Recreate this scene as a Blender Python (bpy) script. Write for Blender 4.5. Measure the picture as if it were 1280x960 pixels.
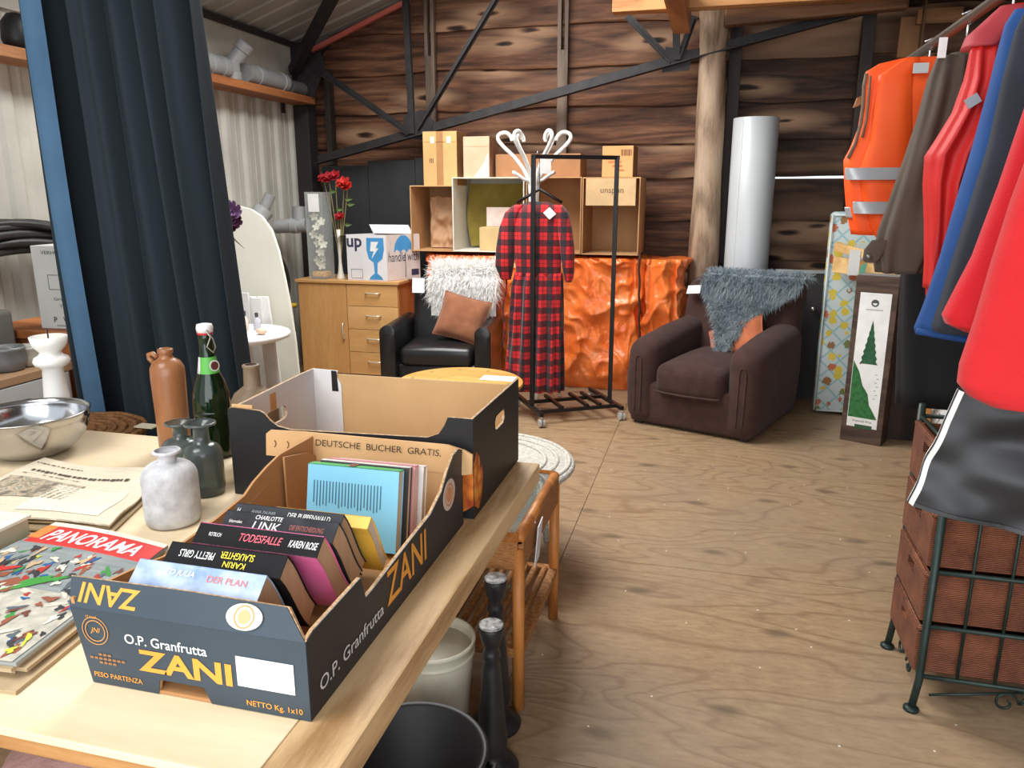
import bpy, bmesh, math, random
from mathutils import Vector, Matrix, Euler, noise
random.seed(7)
PI = math.pi
for o in list(bpy.data.objects): bpy.data.objects.remove(o)
scene = bpy.context.scene
COL = scene.collection

# ------------------------------------------------------------------ camera
CAM_H, FOC, PITCH, YAW = 1.5, 960.0, math.radians(13.9), math.radians(14.5)
cam_d = bpy.data.cameras.new('camera'); cam = bpy.data.objects.new('camera', cam_d); COL.objects.link(cam)
cam.location = (0, 0, CAM_H); cam.rotation_euler = (PI/2 - PITCH, 0, YAW)
cam_d.sensor_width = 36; cam_d.lens = FOC*36/1280; cam_d.clip_start = .02
scene.camera = cam

# ------------------------------------------------------------------ sky, light, exposure
world = bpy.data.worlds.new('overcast_sky'); scene.world = world; world.use_nodes = True
wb = world.node_tree.nodes['Background']; wb.inputs[0].default_value = (.86, .93, 1, 1); wb.inputs[1].default_value = 1.0
def area(name, loc, rot, sx, sy, power, col):
    d = bpy.data.lights.new(name, 'AREA'); d.shape = 'RECTANGLE'; d.size = sx; d.size_y = sy; d.energy = power; d.color = col
    o = bpy.data.objects.new(name, d); COL.objects.link(o); o.location = loc; o.rotation_euler = rot; return o
# translucent roof sheets in the left slope, and the wide open doorway behind the photographer
area('skylight', (-1.75, 4.1, 3.2), (0, math.radians(-18), 0), 1.5, 2.3, 125, (1, .99, .96))
area('skylight_near', (-1.75, -.1, 3.2), (0, math.radians(-18), 0), 1.5, 1.6, 52, (1, .99, .96))
area('doorway_daylight', (.2, -1.4, 1.5), (math.radians(90), 0, 0), 3.0, 2.6, 62, (.97, .99, 1))
vs = scene.view_settings
vs.view_transform = 'Standard'; vs.look = 'None'; vs.gamma = 1; vs.use_curve_mapping = False; vs.exposure = 0.42

# ------------------------------------------------------------------ measuring: a sight line met with a real plane of the room
_F = Vector((-math.sin(YAW)*math.cos(PITCH), math.cos(YAW)*math.cos(PITCH), -math.sin(PITCH)))
_R = Vector((math.cos(YAW), math.sin(YAW), 0)); _U = _R.cross(_F)
def at(px, py, y=None, z=None, x=None):
    d = _F + _R*((px-640)/FOC) + _U*((480-py)/FOC)
    if y is not None: t = y/d.y
    elif z is not None: t = (z-CAM_H)/d.z
    else: t = x/d.x
    return Vector((0, 0, CAM_H)) + d*t

# ------------------------------------------------------------------ materials
def lin(c):
    if isinstance(c, str): c = tuple(int(c[i:i+2], 16) for i in (0, 2, 4))
    def f(v):
        v /= 255.0
        return v/12.92 if v <= .04045 else ((v+.055)/1.055)**2.4
    return (f(c[0]), f(c[1]), f(c[2]), 1)
class NT:
    def __init__(s, name):
        s.m = bpy.data.materials.new(name); s.m.use_nodes = True
        s.t = s.m.node_tree; s.b = s.t.nodes['Principled BSDF']; s._tc = None
    def n(s, typ, **kw):
        nd = s.t.nodes.new(typ)
        for k, v in kw.items(): setattr(nd, k, v)
        return nd
    def l(s, a, b): s.t.links.new(a, b)
    def tc(s):
        if not s._tc: s._tc = s.n('ShaderNodeTexCoord').outputs['Object']
        return s._tc
    def mapped(s, scale=(1, 1, 1), rot=(0, 0, 0), loc=(0, 0, 0)):
        m = s.n('ShaderNodeMapping'); m.inputs['Scale'].default_value = scale; m.inputs['Rotation'].default_value = rot
        m.inputs['Location'].default_value = loc; s.l(s.tc(), m.inputs['Vector']); return m.outputs[0]
    def noise(s, vec, scale, detail=4, rough=.55, dist=0, dim='3D'):
        n = s.n('ShaderNodeTexNoise', noise_dimensions=dim); s.l(vec, n.inputs['Vector'])
        n.inputs['Scale'].default_value = scale; n.inputs['Detail'].default_value = detail
        n.inputs['Roughness'].default_value = rough; n.inputs['Distortion'].default_value = dist; return n
    def math(s, op, a, b=None, c=None):
        n = s.n('ShaderNodeMath', operation=op)
        for i, v in enumerate((a, b, c)):
            if v is None: continue
            if isinstance(v, (int, float)): n.inputs[i].default_value = v
            else: s.l(v, n.inputs[i])
        return n.outputs[0]
    def ramp(s, fac, stops, interp='LINEAR'):
        r = s.n('ShaderNodeValToRGB'); e = r.color_ramp; e.interpolation = interp
        while len(e.elements) < len(stops): e.elements.new(.5)
        for el, (p, c) in zip(e.elements, stops): el.position = p; el.color = c if len(c) == 4 else lin(c)
        s.l(fac, r.inputs[0]); return r.outputs[0]
    def mix(s, fac, a, b, blend='MIX'):
        n = s.n('ShaderNodeMix', data_type='RGBA', blend_type=blend)
        for sock, v in ((n.inputs['Factor'], fac), (n.inputs['A'], a), (n.inputs['B'], b)):
            if sock.name == 'Factor': pass
        def setin(idx, v):
            if isinstance(v, (int, float)): n.inputs[idx].default_value = v
            elif isinstance(v, tuple): n.inputs[idx].default_value = v
            else: s.l(v, n.inputs[idx])
        setin(0, fac); setin(6, a); setin(7, b); return n.outputs[2]
    def base(s, v):
        if isinstance(v, tuple): s.b.inputs['Base Color'].default_value = v
        else: s.l(v, s.b.inputs['Base Color'])
    def bump(s, h, strength=.3, dist=.01):
        b = s.n('ShaderNodeBump'); b.inputs['Strength'].default_value = strength; b.inputs['Distance'].default_value = dist
        s.l(h, b.inputs['Height']); s.l(b.outputs[0], s.b.inputs['Normal'])
    def set(s, rough=.6, metal=0, spec=.5, trans=0, coat=0, sheen=0, ior=1.45, alpha=1):
        i = s.b.inputs
        i['Roughness'].default_value = rough; i['Metallic'].default_value = metal; i['Specular IOR Level'].default_value = spec
        i['Transmission Weight'].default_value = trans; i['Coat Weight'].default_value = coat; i['Sheen Weight'].default_value = sheen
        i['IOR'].default_value = ior; i['Alpha'].default_value = alpha
        return s.m
_cache = {}
def M(col, rough=.6, metal=0, col2=None, scale=8, bump=0, bscale=60, stretch=(1, 1, 1), **kw):
    key = (str(col), rough, metal, str(col2), scale, bump, bscale, stretch, str(kw))
    if key in _cache: return _cache[key]
    t = NT('surface_%d' % len(_cache))
    if col2 is None:
        c = lin(col); col2 = tuple(min(1, v*.82) for v in c[:3]) + (1,)
    else: col2 = lin(col2)
    nz = t.noise(t.mapped(stretch), scale, 5)
    t.base(t.ramp(nz.outputs['Fac'], [(.32, col2), (.68, lin(col))]))
    if bump:
        nb = t.noise(t.mapped(stretch), bscale, 5); t.bump(nb.outputs['Fac'], bump, .01)
    m = t.set(rough, metal, **kw); _cache[key] = m; return m
def wood(c1, c2, c3=None, axis=0, scale=1, rough=.6, bump=.15, freq=30, knots=0, coat=0):
    key = ('wood', str(c1), str(c2), str(c3), axis, scale, rough, freq, knots)
    if key in _cache: return _cache[key]
    t = NT('wood_%d' % len(_cache))
    st = [3.2, 3.2, 3.2]; st[axis] = .45
    v = t.mapped(tuple(a*scale for a in st))
    rnd = t.n('ShaderNodeObjectInfo').outputs['Random']
    vv = t.n('ShaderNodeVectorMath', operation='ADD'); t.l(v, vv.inputs[0])
    cmb = t.n('ShaderNodeCombineXYZ'); t.l(t.math('MULTIPLY', rnd, 37.0), cmb.inputs[0]); t.l(t.math('MULTIPLY', rnd, 11.0), cmb.inputs[1]); t.l(cmb.outputs[0], vv.inputs[1])
    n1 = t.noise(vv.outputs[0], 1.0, 2, .5, .4)
    ring = t.math('SINE', t.math('MULTIPLY', n1.outputs['Fac'], float(freq)))
    n2 = t.noise(vv.outputs[0], 14, 6, .7)
    f = t.math('ADD', t.math('MULTIPLY', ring, .22), t.math('MULTIPLY', n2.outputs['Fac'], .9))
    stops = [(.2, lin(c2)), (.7, lin(c1))] if not c3 else [(.15, lin(c2)), (.5, lin(c1)), (.85, lin(c3))]
    col = t.ramp(f, stops)
    if knots:
        vo = t.n('ShaderNodeTexVoronoi'); t.l(vv.outputs[0], vo.inputs['Vector']); vo.inputs['Scale'].default_value = knots
        k = t.ramp(vo.outputs['Distance'], [(.03, (1, 1, 1, 1)), (.13, (0, 0, 0, 1))])
        col = t.mix(t.math('MULTIPLY', k, .75), col, lin(c2))
    t.base(col)
    t.bump(f, bump, .006)
    m = t.set(rough, coat=coat); _cache[key] = m; return m

# ------------------------------------------------------------------ mesh building
WM = {}
def wm(o): return WM.get(o.name, Matrix.Identity(4))
class MB:
    def __init__(s): s.v = []; s.f = []
    def add(s, vs, fs):
        b = len(s.v); s.v += [Vector(p) for p in vs]; s.f += [tuple(b+i for i in f) for f in fs]; return s
    def box(s, x0, x1, y0, y1, z0, z1):
        return s.add([(x, y, z) for x in (x0, x1) for y in (y0, y1) for z in (z0, z1)],
                     [(0, 1, 3, 2), (4, 6, 7, 5), (0, 4, 5, 1), (2, 3, 7, 6), (0, 2, 6, 4), (1, 5, 7, 3)])
    def obox(s, o, u, v, w):   # corner + three edge vectors
        o, u, v, w = map(Vector, (o, u, v, w))
        return s.add([o+u*a+v*b+w*c for a in (0, 1) for b in (0, 1) for c in (0, 1)],
                     [(0, 1, 3, 2), (4, 6, 7, 5), (0, 4, 5, 1), (2, 3, 7, 6), (0, 2, 6, 4), (1, 5, 7, 3)])
    def bar(s, a, b, w, h=None, up=(0, 0, 1)):   # square bar between two points
        a, b = Vector(a), Vector(b); h = h or w; d = (b-a).normalized(); up = Vector(up)
        if abs(d.dot(up)) > .98: up = Vector((0, 1, 0))
        x = d.cross(up).normalized(); y = x.cross(d).normalized()
        return s.obox(a - x*w/2 - y*h/2, b-a, x*w, y*h)
    def prism(s, pts, fn, t0, t1):
        n = len(pts)
        vs = [fn(a, b, t0) for a, b in pts] + [fn(a, b, t1) for a, b in pts]
        return s.add(vs, [tuple(range(n))[::-1], tuple(range(n, 2*n))] + [(i, (i+1) % n, n+(i+1) % n, n+i) for i in range(n)])
    def loft(s, rings, closed=True, cap=True):
        n = len(rings[0]); vs = [p for r in rings for p in r]; fs = []
        for i in range(len(rings)-1):
            for j in range(n if closed else n-1):
                k = (j+1) % n; fs.append((i*n+j, i*n+k, (i+1)*n+k, (i+1)*n+j))
        if cap and closed: fs += [tuple(range(n))[::-1], tuple((len(rings)-1)*n+j for j in range(n))]
        return s.add(vs, fs)
    def tube(s, path, r, seg=8, cap=True, closed=False):
        P = [Vector(p) for p in path]; n = len(P); rs = r if isinstance(r, (list, tuple)) else [r]*n
        rings = []; prev = None
        for i in range(n):
            if closed: d = P[(i+1) % n]-P[i-1]
            else: d = P[min(i+1, n-1)]-P[max(i-1, 0)]
            d = d.normalized() if d.length > 1e-9 else Vector((0, 0, 1))
            if prev is None:
                a = Vector((0, 0, 1)) if abs(d.z) < .9 else Vector((1, 0, 0)); x = d.cross(a).normalized()
            else:
                x = (prev - d*prev.dot(d)).normalized()
            prev = x; y = d.cross(x)
            rings.append([P[i] + (x*math.cos(2*PI*j/seg)+y*math.sin(2*PI*j/seg))*rs[i] for j in range(seg)])
        if closed: rings.append(rings[0])
        return s.loft(rings, True, cap and not closed)
    def lathe(s, prof, c=(0, 0, 0), seg=32, cap=True, sx=1, sy=1):
        c = Vector(c)
        return s.loft([[c + Vector((r*sx*math.cos(2*PI*j/seg), r*sy*math.sin(2*PI*j/seg), z)) for j in range(seg)] for r, z in prof], True, cap)
    def grid(s, fn, nu, nv):
        return s.add([fn(i/nu, j/nv) for i in range(nu+1) for j in range(nv+1)],
                     [(i*(nv+1)+j, (i+1)*(nv+1)+j, (i+1)*(nv+1)+j+1, i*(nv+1)+j+1) for i in range(nu) for j in range(nv)])
    def rbox(s, x0, x1, y0, y1, z0, z1, r=.03, seg=3, sub=0, fn=None):
        bm = bmesh.new(); bmesh.ops.create_cube(bm, size=1)
        for v in bm.verts: v.co = Vector(((x0+x1)/2+v.co.x*(x1-x0), (y0+y1)/2+v.co.y*(y1-y0), (z0+z1)/2+v.co.z*(z1-z0)))
        if r: bmesh.ops.bevel(bm, geom=list(bm.edges), offset=min(r, .499*min(x1-x0, y1-y0, z1-z0)), segments=seg, profile=.5, affect='EDGES')
        if sub: bmesh.ops.subdivide_edges(bm, edges=list(bm.edges), cuts=sub, use_grid_fill=True)
        bm.verts.ensure_lookup_table()
        vs = [fn(v.co.copy()) if fn else v.co.copy() for v in bm.verts]; fs = [tuple(v.index for v in f.verts) for f in bm.faces]
        bm.free(); return s.add(vs, fs)
    def ball(s, c, r, seg=12, rings=8, fn=None):
        c = Vector(c); r = Vector(r) if not isinstance(r, (int, float)) else Vector((r, r, r))
        prof = []
        for i in range(rings+1):
            a = PI*i/rings; rr = max(math.sin(a), .02)
            prof.append([c+Vector((r.x*rr*math.cos(2*PI*j/seg), r.y*rr*math.sin(2*PI*j/seg), -r.z*math.cos(a))) for j in range(seg)])
        return s.loft(prof)
    def build(s, name, mat, parent=None, local=False, smooth=False, bevel=0, recalc=True, angle=None, loc=None):
        me = bpy.data.meshes.new(name)
        vs = s.v
        if parent is not None and not local:
            inv = wm(parent).inverted(); vs = [inv @ v for v in vs]
        org = Vector((0, 0, 0))
        if parent is None:                      # a thing that is one mesh: origin at its base
            xs = [v.x for v in vs]; ys = [v.y for v in vs]; org = Vector(((min(xs)+max(xs))/2, (min(ys)+max(ys))/2, min(v.z for v in vs)))
            if loc is not None: org = Vector(loc)
            vs = [v-org for v in vs]
        me.from_pydata([tuple(v) for v in vs], [], s.f)
        if recalc or bevel:
            bm = bmesh.new(); bm.from_mesh(me)
            if bevel: bmesh.ops.bevel(bm, geom=list(bm.edges), offset=bevel, segments=2, profile=.6, affect='EDGES')
            if recalc: bmesh.ops.recalc_face_normals(bm, faces=bm.faces)
            bm.to_mesh(me); bm.free()
        if smooth or angle:
            me.polygons.foreach_set('use_smooth', [True]*len(me.polygons))
            if angle:
                me.set_sharp_from_angle(angle=math.radians(angle))
        me.materials.append(mat)
        o = bpy.data.objects.new(name, me); COL.objects.link(o)
        if parent is not None: o.parent = parent; WM[o.name] = wm(parent)
        else: o.location = org; WM[o.name] = Matrix.Translation(org)
        return o
def tag(o, label, cat, group=None):
    o['label'] = label; o['category'] = cat
    if group: o['group'] = group
    return o
def thing(name, label, cat, loc=(0, 0, 0), rz=0, group=None, rot=None):
    o = bpy.data.objects.new(name, None); COL.objects.link(o); o.empty_display_size = .1
    o.location = loc; o.rotation_euler = rot if rot else (0, 0, rz)
    WM[o.name] = Matrix.LocRotScale(Vector(loc), o.rotation_euler, None)
    return tag(o, label, cat, group)
def struct(o): o['kind'] = 'structure'; return o
def copy_tree(o, parent=None):
    c = o.copy(); COL.objects.link(c); c.parent = parent
    for ch in list(o.children): copy_tree(ch, c)
    return c
def text(body, c, u, v, mat, parent, width=None, height=None, name='lettering', shear=0, lift=.0006, local=False, thick=0, space=1):
    cu = bpy.data.curves.new('t', 'FONT'); cu.body = body; cu.align_x = 'CENTER'; cu.align_y = 'CENTER'; cu.shear = shear; cu.offset = thick; cu.space_character = space
    cu.resolution_u = 3
    tmp = bpy.data.objects.new('t', cu); COL.objects.link(tmp)
    dg = bpy.context.evaluated_depsgraph_get(); me = bpy.data.meshes.new_from_object(tmp.evaluated_get(dg))
    bpy.data.objects.remove(tmp); bpy.data.curves.remove(cu)
    xs = [p.co.x for p in me.vertices]; ys = [p.co.y for p in me.vertices]
    w, h = max(xs)-min(xs), max(ys)-min(ys); mx, my = (max(xs)+min(xs))/2, (max(ys)+min(ys))/2
    if width and not height: sx = sy = width/w
    elif height and not width: sx = sy = height/h
    else: sx, sy = width/w, height/h
    c, u, v = Vector(c), Vector(u).normalized(), Vector(v).normalized(); n = u.cross(v).normalized()
    inv = Matrix.Identity(4) if local else wm(parent).inverted()
    for p in me.vertices:
        p.co = inv @ (c + u*((p.co.x-mx)*sx) + v*((p.co.y-my)*sy) + n*lift)
    me.materials.clear(); me.materials.append(mat)
    o = bpy.data.objects.new(name, me); COL.objects.link(o); o.parent = parent; WM[o.name] = wm(parent); return o
def flat(pts, c, u, v, mat, parent, name, lift=.0006, t=.0004, local=False):   # flat printed mark: outline in (u, v) metres
    c, u, v = Vector(c), Vector(u).normalized(), Vector(v).normalized(); n = u.cross(v).normalized()
    return MB().prism(pts, lambda a, b, q: c+u*a+v*b+n*q, lift, lift+t).build(name, mat, parent, local=local)
def sm(path, k=5):   # smooth a path (Catmull-Rom)
    P = [Vector(p) for p in path]; out = []
    for i in range(len(P)-1):
        a, b, c, d = P[max(i-1, 0)], P[i], P[i+1], P[min(i+2, len(P)-1)]
        for j in range(k):
            t = j/k; out.append(.5*((2*b)+(c-a)*t+(2*a-5*b+4*c-d)*t*t+(3*b-a-3*c+d)*t*t*t))
    return out+[P[-1]]
def circ(r, n=24, cx=0, cy=0, ry=None): return [(cx+r*math.cos(2*PI*i/n), cy+(ry or r)*math.sin(2*PI*i/n)) for i in range(n)]
def rect(w, h, cx=0, cy=0): return [(cx-w/2, cy-h/2), (cx+w/2, cy-h/2), (cx+w/2, cy+h/2), (cx-w/2, cy+h/2)]
def ring_poly(r0, r1, n=28):
    a = [(r1*math.cos(2*PI*i/n), r1*math.sin(2*PI*i/n)) for i in range(n+1)]
    b = [(r0*math.cos(2*PI*i/n), r0*math.sin(2*PI*i/n)) for i in range(n, -1, -1)]
    return a+b
def fur(mb, pts, length, width, droop=.4, rnd=.5, lean=None):
    for p, nrm in pts:
        d = (Vector(nrm) + Vector((random.uniform(-1, 1), random.uniform(-1, 1), random.uniform(-1, 1)))*rnd + Vector((0, 0, -droop)))
        if lean: d += Vector(lean)
        d.normalize(); L = length*random.uniform(.6, 1.2)
        sx = d.cross(Vector((random.uniform(-1, 1), random.uniform(-1, 1), random.uniform(-1, 1)))).normalized()*width
        p = Vector(p); m = p+d*L*.55; e = p+d*L+Vector((0, 0, -droop*L*.35))
        mb.add([p-sx, p+sx, m+sx*.8, m-sx*.8, e], [(0, 1, 2, 3), (3, 2, 4)])

# ================================================================== the room
LWX, BWY, RWX, FY = -3.6, 6.6, 3.0, -1.5
EAVE, SLOPE = 2.74, .335
# --- floor: plywood sheets on a sub floor
t = NT('floor_plywood')
rnd = t.n('ShaderNodeObjectInfo').outputs['Random']
v = t.mapped((.8, 2.6, 1)); add = t.n('ShaderNodeVectorMath', operation='ADD'); t.l(v, add.inputs[0])
cb = t.n('ShaderNodeCombineXYZ'); t.l(t.math('MULTIPLY', rnd, 53.), cb.inputs[0]); t.l(t.math('MULTIPLY', rnd, 17.), cb.inputs[1]); t.l(cb.outputs[0], add.inputs[1])
n1 = t.noise(add.outputs[0], .95, 2.2, .42, .45)
ring = t.math('SINE', t.math('MULTIPLY', n1.outputs['Fac'], 95.0))
ringm = t.ramp(ring, [(.0, (0, 0, 0, 1)), (.75, (.25, .25, .25, 1)), (1, (1, 1, 1, 1))])
n2 = t.noise(add.outputs[0], 22, 6, .7)
n3 = t.noise(t.mapped((1, 1, 1)), .9, 4, .6)
basec = t.ramp(n2.outputs['Fac'], [(.3, (142, 115, 85)), (.7, (172, 145, 112))])
col = t.mix(t.math('MULTIPLY', ringm, .45), basec, lin((112, 82, 58)))
dirt = t.ramp(n3.outputs['Fac'], [(.42, (0, 0, 0, 1)), (.7, (1, 1, 1, 1))])
col = t.mix(t.math('MULTIPLY', dirt, .45), col, lin((138, 126, 112)))
vo = t.n('ShaderNodeTexVoronoi', voronoi_dimensions='2D'); t.l(t.mapped((1.3, 2.6, 1)), vo.inputs['Vector']); vo.inputs['Scale'].default_value = 1.1
kn = t.ramp(vo.outputs['Distance'], [(.03, (1, 1, 1, 1)), (.10, (0, 0, 0, 1))])
col = t.mix(t.math('MULTIPLY', kn, .6), col, lin((84, 70, 58)))
vs2 = t.n('ShaderNodeTexVoronoi', voronoi_dimensions='2D'); t.l(t.mapped((1, 1, 1)), vs2.inputs['Vector']); vs2.inputs['Scale'].default_value = 3.
sp = t.math('LESS_THAN', vs2.outputs['Distance'], .011)
col = t.mix(t.math('MULTIPLY', sp, .8), col, lin((225, 220, 210)))
t.base(col); t.bump(t.math('ADD', ring, n2.outputs['Fac']), .08, .004)
FLOOR_M = t.set(.5, spec=.45)
fl = struct(MB().box(LWX-.1, RWX+.1, FY-.5, BWY+.1, -.15, -.021).build('floor', M((60, 48, 38), .9)))
fl['label'] = 'weathered plywood sheet floor with swirling grain'
seams_y = [-1.9, -.68, .54, 1.76, 2.98, 4.2, 5.42, 6.64]
k = 0
for i in range(len(seams_y)-1):
    y0, y1 = seams_y[i], seams_y[i+1]
    for x0, x1, dy in ((-.545, 1.9, 0), (-2.99, -.545, -.42), (-3.6, -2.99, -.42), (1.9, 3.1, 0)):
        a, b = y0+dy, min(y1+dy, BWY)
        if i == len(seams_y)-2: b = BWY
        MB().box(x0+.0015, x1-.0015, a+.0015, b-.0015, -.02, random.uniform(-.0006, 0)).build('plywood_sheet', FLOOR_M, fl)

# --- left wall: ribbed metal cladding
def rib(y):
    q = (y/.24) % 1.0
    d = 0
    if q < .12: d = q/.12
    elif q < .38: d = 1
    elif q < .5: d = (.5-q)/.12
    return d*.022 + .004*(1 if .7 < q < .78 else 0)
ys = []
y = FY
while y < BWY: ys.append(y); y += .012
ys.append(BWY)
m = MB(); m.loft([[(LWX+rib(y), y, 0) for y in ys], [(LWX+rib(y), y, 2.42) for y in ys]], False, False)
m.loft([[(LWX-.05, y, 0) for y in ys[::60]+[BWY]], [(LWX-.05, y, 2.42) for y in ys[::60]+[BWY]]], False, False)
wl = struct(m.build('wall_left', M((196, 193, 182), .5, col2=(176, 174, 164), scale=3, spec=.4), recalc=False))
wl['label'] = 'pale ribbed metal wall cladding'
MB().box(LWX-.05, LWX+.03, FY, BWY, 2.42, EAVE).build('wall_plate', M((186, 182, 170), .6), wl)
MB().box(LWX-.02, LWX+.07, FY, BWY, EAVE-.035, EAVE+.005).build('eaves_angle', M((45, 40, 38), .6), wl)  # dark strip added for the shade in the gap between wall and roof
# --- sloping metal roof, ribs running up the slope, two translucent bays left open over the workbench
xs_t = [LWX-.05, -3.0, -1.7, 1.4, 3.1]
def roofz(x): return EAVE + .01 + SLOPE*(x-LWX) if x < 1.4 else EAVE + .01 + SLOPE*(1.4-LWX) - SLOPE*(x-1.4)
roof_m = M((172, 168, 160), .55, col2=(148, 145, 138), scale=2.5, spec=.4)
m = MB(); yy = [FY + i*(BWY-FY)/460 for i in range(461)]
def rz_(x, y):
    q = (y/.42) % 1.0; return roofz(x) + (.028 if q < .09 else 0) + (.010 if .45 < q < .5 else 0)
for (xa, xb, ya, yb) in ((LWX-.05, -2.55, FY, BWY), (-2.55, -.95, 5.3, BWY), (-2.55, -.95, .75, 2.9), (-2.55, -.95, FY, -.95), (-.95, 1.4, FY, BWY), (1.4, 3.1, FY, BWY)):
    ys2 = [y for y in yy if ya-1e-6 <= y <= yb+1e-6]
    m.loft([[(xa, y, rz_(xa, y)) for y in ys2], [(xb, y, rz_(xb, y)) for y in ys2]], False, False)
ce = struct(m.build('ceiling', roof_m, recalc=False)); ce['label'] = 'grey metal roof sheeting sloping up from the left wall'
# --- right wall
wr = struct(MB().box(RWX, RWX+.06, FY, BWY, 0, 3.3).build('wall_right', wood((70, 50, 36), (40, 28, 20), axis=1))); wr['label'] = 'dark boarded side wall'

# --- back wall: waney edged boards, dark stained, lighter sapwood streaks round the knots
def board_mat(c1, c2, c3):
    t = NT('waney_board')
    rnd = t.n('ShaderNodeObjectInfo').outputs['Random']
    v = t.mapped((.35, 1, 3.4)); add = t.n('ShaderNodeVectorMath', operation='ADD'); t.l(v, add.inputs[0])
    cb = t.n('ShaderNodeCombineXYZ'); t.l(t.math('MULTIPLY', rnd, 91.), cb.inputs[0]); t.l(t.math('MULTIPLY', rnd, 31.), cb.inputs[2]); t.l(cb.outputs[0], add.inputs[1])
    s3 = t.n('ShaderNodeSeparateXYZ'); t.l(t.tc(), s3.inputs[0]); cK = t.n('ShaderNodeCombineXYZ')
    t.l(t.math('ADD', t.math('MULTIPLY', s3.outputs['X'], .42), t.math('MULTIPLY', rnd, 71.)), cK.inputs[0]); t.l(t.math('ADD', t.math('MULTIPLY', s3.outputs['Z'], 1.7), t.math('MULTIPLY', rnd, 23.)), cK.inputs[1])
    c3v = cK.outputs[0]; vo = t.n('ShaderNodeTexVoronoi', voronoi_dimensions='2D'); t.l(c3v, vo.inputs['Vector']); vo.inputs['Scale'].default_value = 1.5
    dn = t.noise(c3v, 5, 3, .6)
    dist = t.math('ADD', vo.outputs['Distance'], t.math('MULTIPLY', t.math('SUBTRACT', dn.outputs['Fac'], .5), .16))
    n1 = t.noise(add.outputs[0], 1.3, 3, .5, .8)
    ring = t.math('SINE', t.math('ADD', t.math('MULTIPLY', n1.outputs['Fac'], 34.), t.math('MULTIPLY', dist, 9.)))
    n2 = t.noise(add.outputs[0], 9, 7, .7)
    f = t.math('ADD', t.math('MULTIPLY', ring, .13), n2.outputs['Fac'])
    col = t.ramp(f, [(.25, lin(c2)), (.55, lin(c1)), (.95, lin(c3))])
    sap = t.ramp(t.noise(add.outputs[0], .9, 3, .5, .6).outputs['Fac'], [(.54, (0, 0, 0, 1)), (.72, (1, 1, 1, 1))])
    col = t.mix(t.math('MULTIPLY', sap, .75), col, lin((156, 120, 92)))
    near = t.ramp(dist, [(.04, (0, 0, 0, 1)), (.07, (1, 1, 1, 1)), (.24, (0, 0, 0, 1))])
    col = t.mix(t.math('MULTIPLY', near, .7), col, lin((186, 148, 116)))
    core = t.ramp(dist, [(.02, (1, 1, 1, 1)), (.055, (0, 0, 0, 1))])
    col = t.mix(core, col, lin((30, 20, 15)))
    t.base(col); t.bump(f, .35, .01); return t.set(.62, spec=.35)
BM_L = board_mat((102, 66, 46), (56, 35, 24), (150, 106, 76)); BM_R = board_mat((66, 44, 32), (34, 23, 17), (104, 72, 52))  # right-hand boards: darker copy, the loft's shade put into the colour
wb_ = struct(MB().box(LWX, RWX, BWY+.03, BWY+.06, -.1, 1.60).build('wall_back', M((26, 20, 17), .9)))
MB().box(LWX, .3, BWY+.03, BWY+.06, 1.60, 3.6).build('backing', M((26, 20, 17), .9), wb_)
MB().box(.3, RWX, BWY+.03, BWY+.06, 1.64, 3.6).build('backing', M((26, 20, 17), .9), wb_)
wb_['label'] = 'back wall of dark stained waney edged boards with knots'
def board(x0, x1, z0, z1, mat, seed, tilt=.04):
    n = 40; rings = []
    for i in range(n+1):
        x = x0+(x1-x0)*i/n
        lo = z0 + .03*noise.noise(Vector((x*1.1, seed, 0))) + .01*noise.noise(Vector((x*4, seed, 2)))
        hi = z1
        yb = BWY + .028; 
        cl = lambda x_, z_: max(x_, LWX+.02+(z_-EAVE)/SLOPE) if z_ > EAVE else x_
        rings.append([(cl(p[0], p[2]),)+p[1:] for p in [(x, yb-.004, hi), (x, yb-.026, hi), (x, yb-.03-tilt+.004*noise.noise(Vector((x*2, seed, 5))), lo+.012), (x, yb-.024-tilt, lo), (x, yb-.004, lo)]])
    return MB().loft(rings).build('board', mat, wb_, angle=40)
zz = [.02, .34, .66, .98, 1.30, 1.625, 1.90, 2.19, 2.50, 2.82, 3.12, 3.40]
for i in range(len(zz)-1):
    z0, z1 = zz[i], zz[i+1]+.03
    if i == 4: z1 = zz[i+1]-.008          # daylight slit above this board on the right
    xl = LWX+.02 if z0 < 2.75 else LWX + (z0-EAVE)/SLOPE + .02
    xm = -.12
    if i == 4:
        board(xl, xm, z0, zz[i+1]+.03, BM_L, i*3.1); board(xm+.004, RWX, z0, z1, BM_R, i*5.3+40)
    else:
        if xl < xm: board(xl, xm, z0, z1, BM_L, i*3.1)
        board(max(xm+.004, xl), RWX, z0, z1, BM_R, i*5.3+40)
# weathered battens on the wall
grey_w = wood((120, 100, 84), (84, 68, 56), axis=2, scale=1.2)
dark_w = wood((58, 47, 40), (36, 29, 25), axis=2)
n_tr = 0
def trim(mb, mat, lab, **k):
    global n_tr; n_tr += 1
    o = struct(mb.build('trim_%d' % n_tr, mat, **k)); o['label'] = lab; return o
def vert(px, py0, py1, y, w, d, mat, lab):
    a, b = at(px, py0, y=y), at(px, py1, y=y); x = (a.x+b.x)/2
    return trim(MB().box(x-w/2, x+w/2, y, y+d, min(a.z, b.z), max(a.z, b.z)), mat, lab, bevel=.003)
def split_batten(px, lab):
    x = at(px, 100, y=6.5).x; w = .085
    z0, zs, z1 = 1.2, 2.62, 3.25
    tr = trim(MB().box(x-w/2, x+w/2, 6.49, 6.545, z0, zs), grey_w, lab, bevel=.003)
    MB().box(x-w/2, x-.014, 6.49, 6.545, zs, z1).build('split_half', grey_w, tr); MB().box(x+.014, x+w/2, 6.49, 6.545, zs, z1).build('split_half', grey_w, tr)
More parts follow.
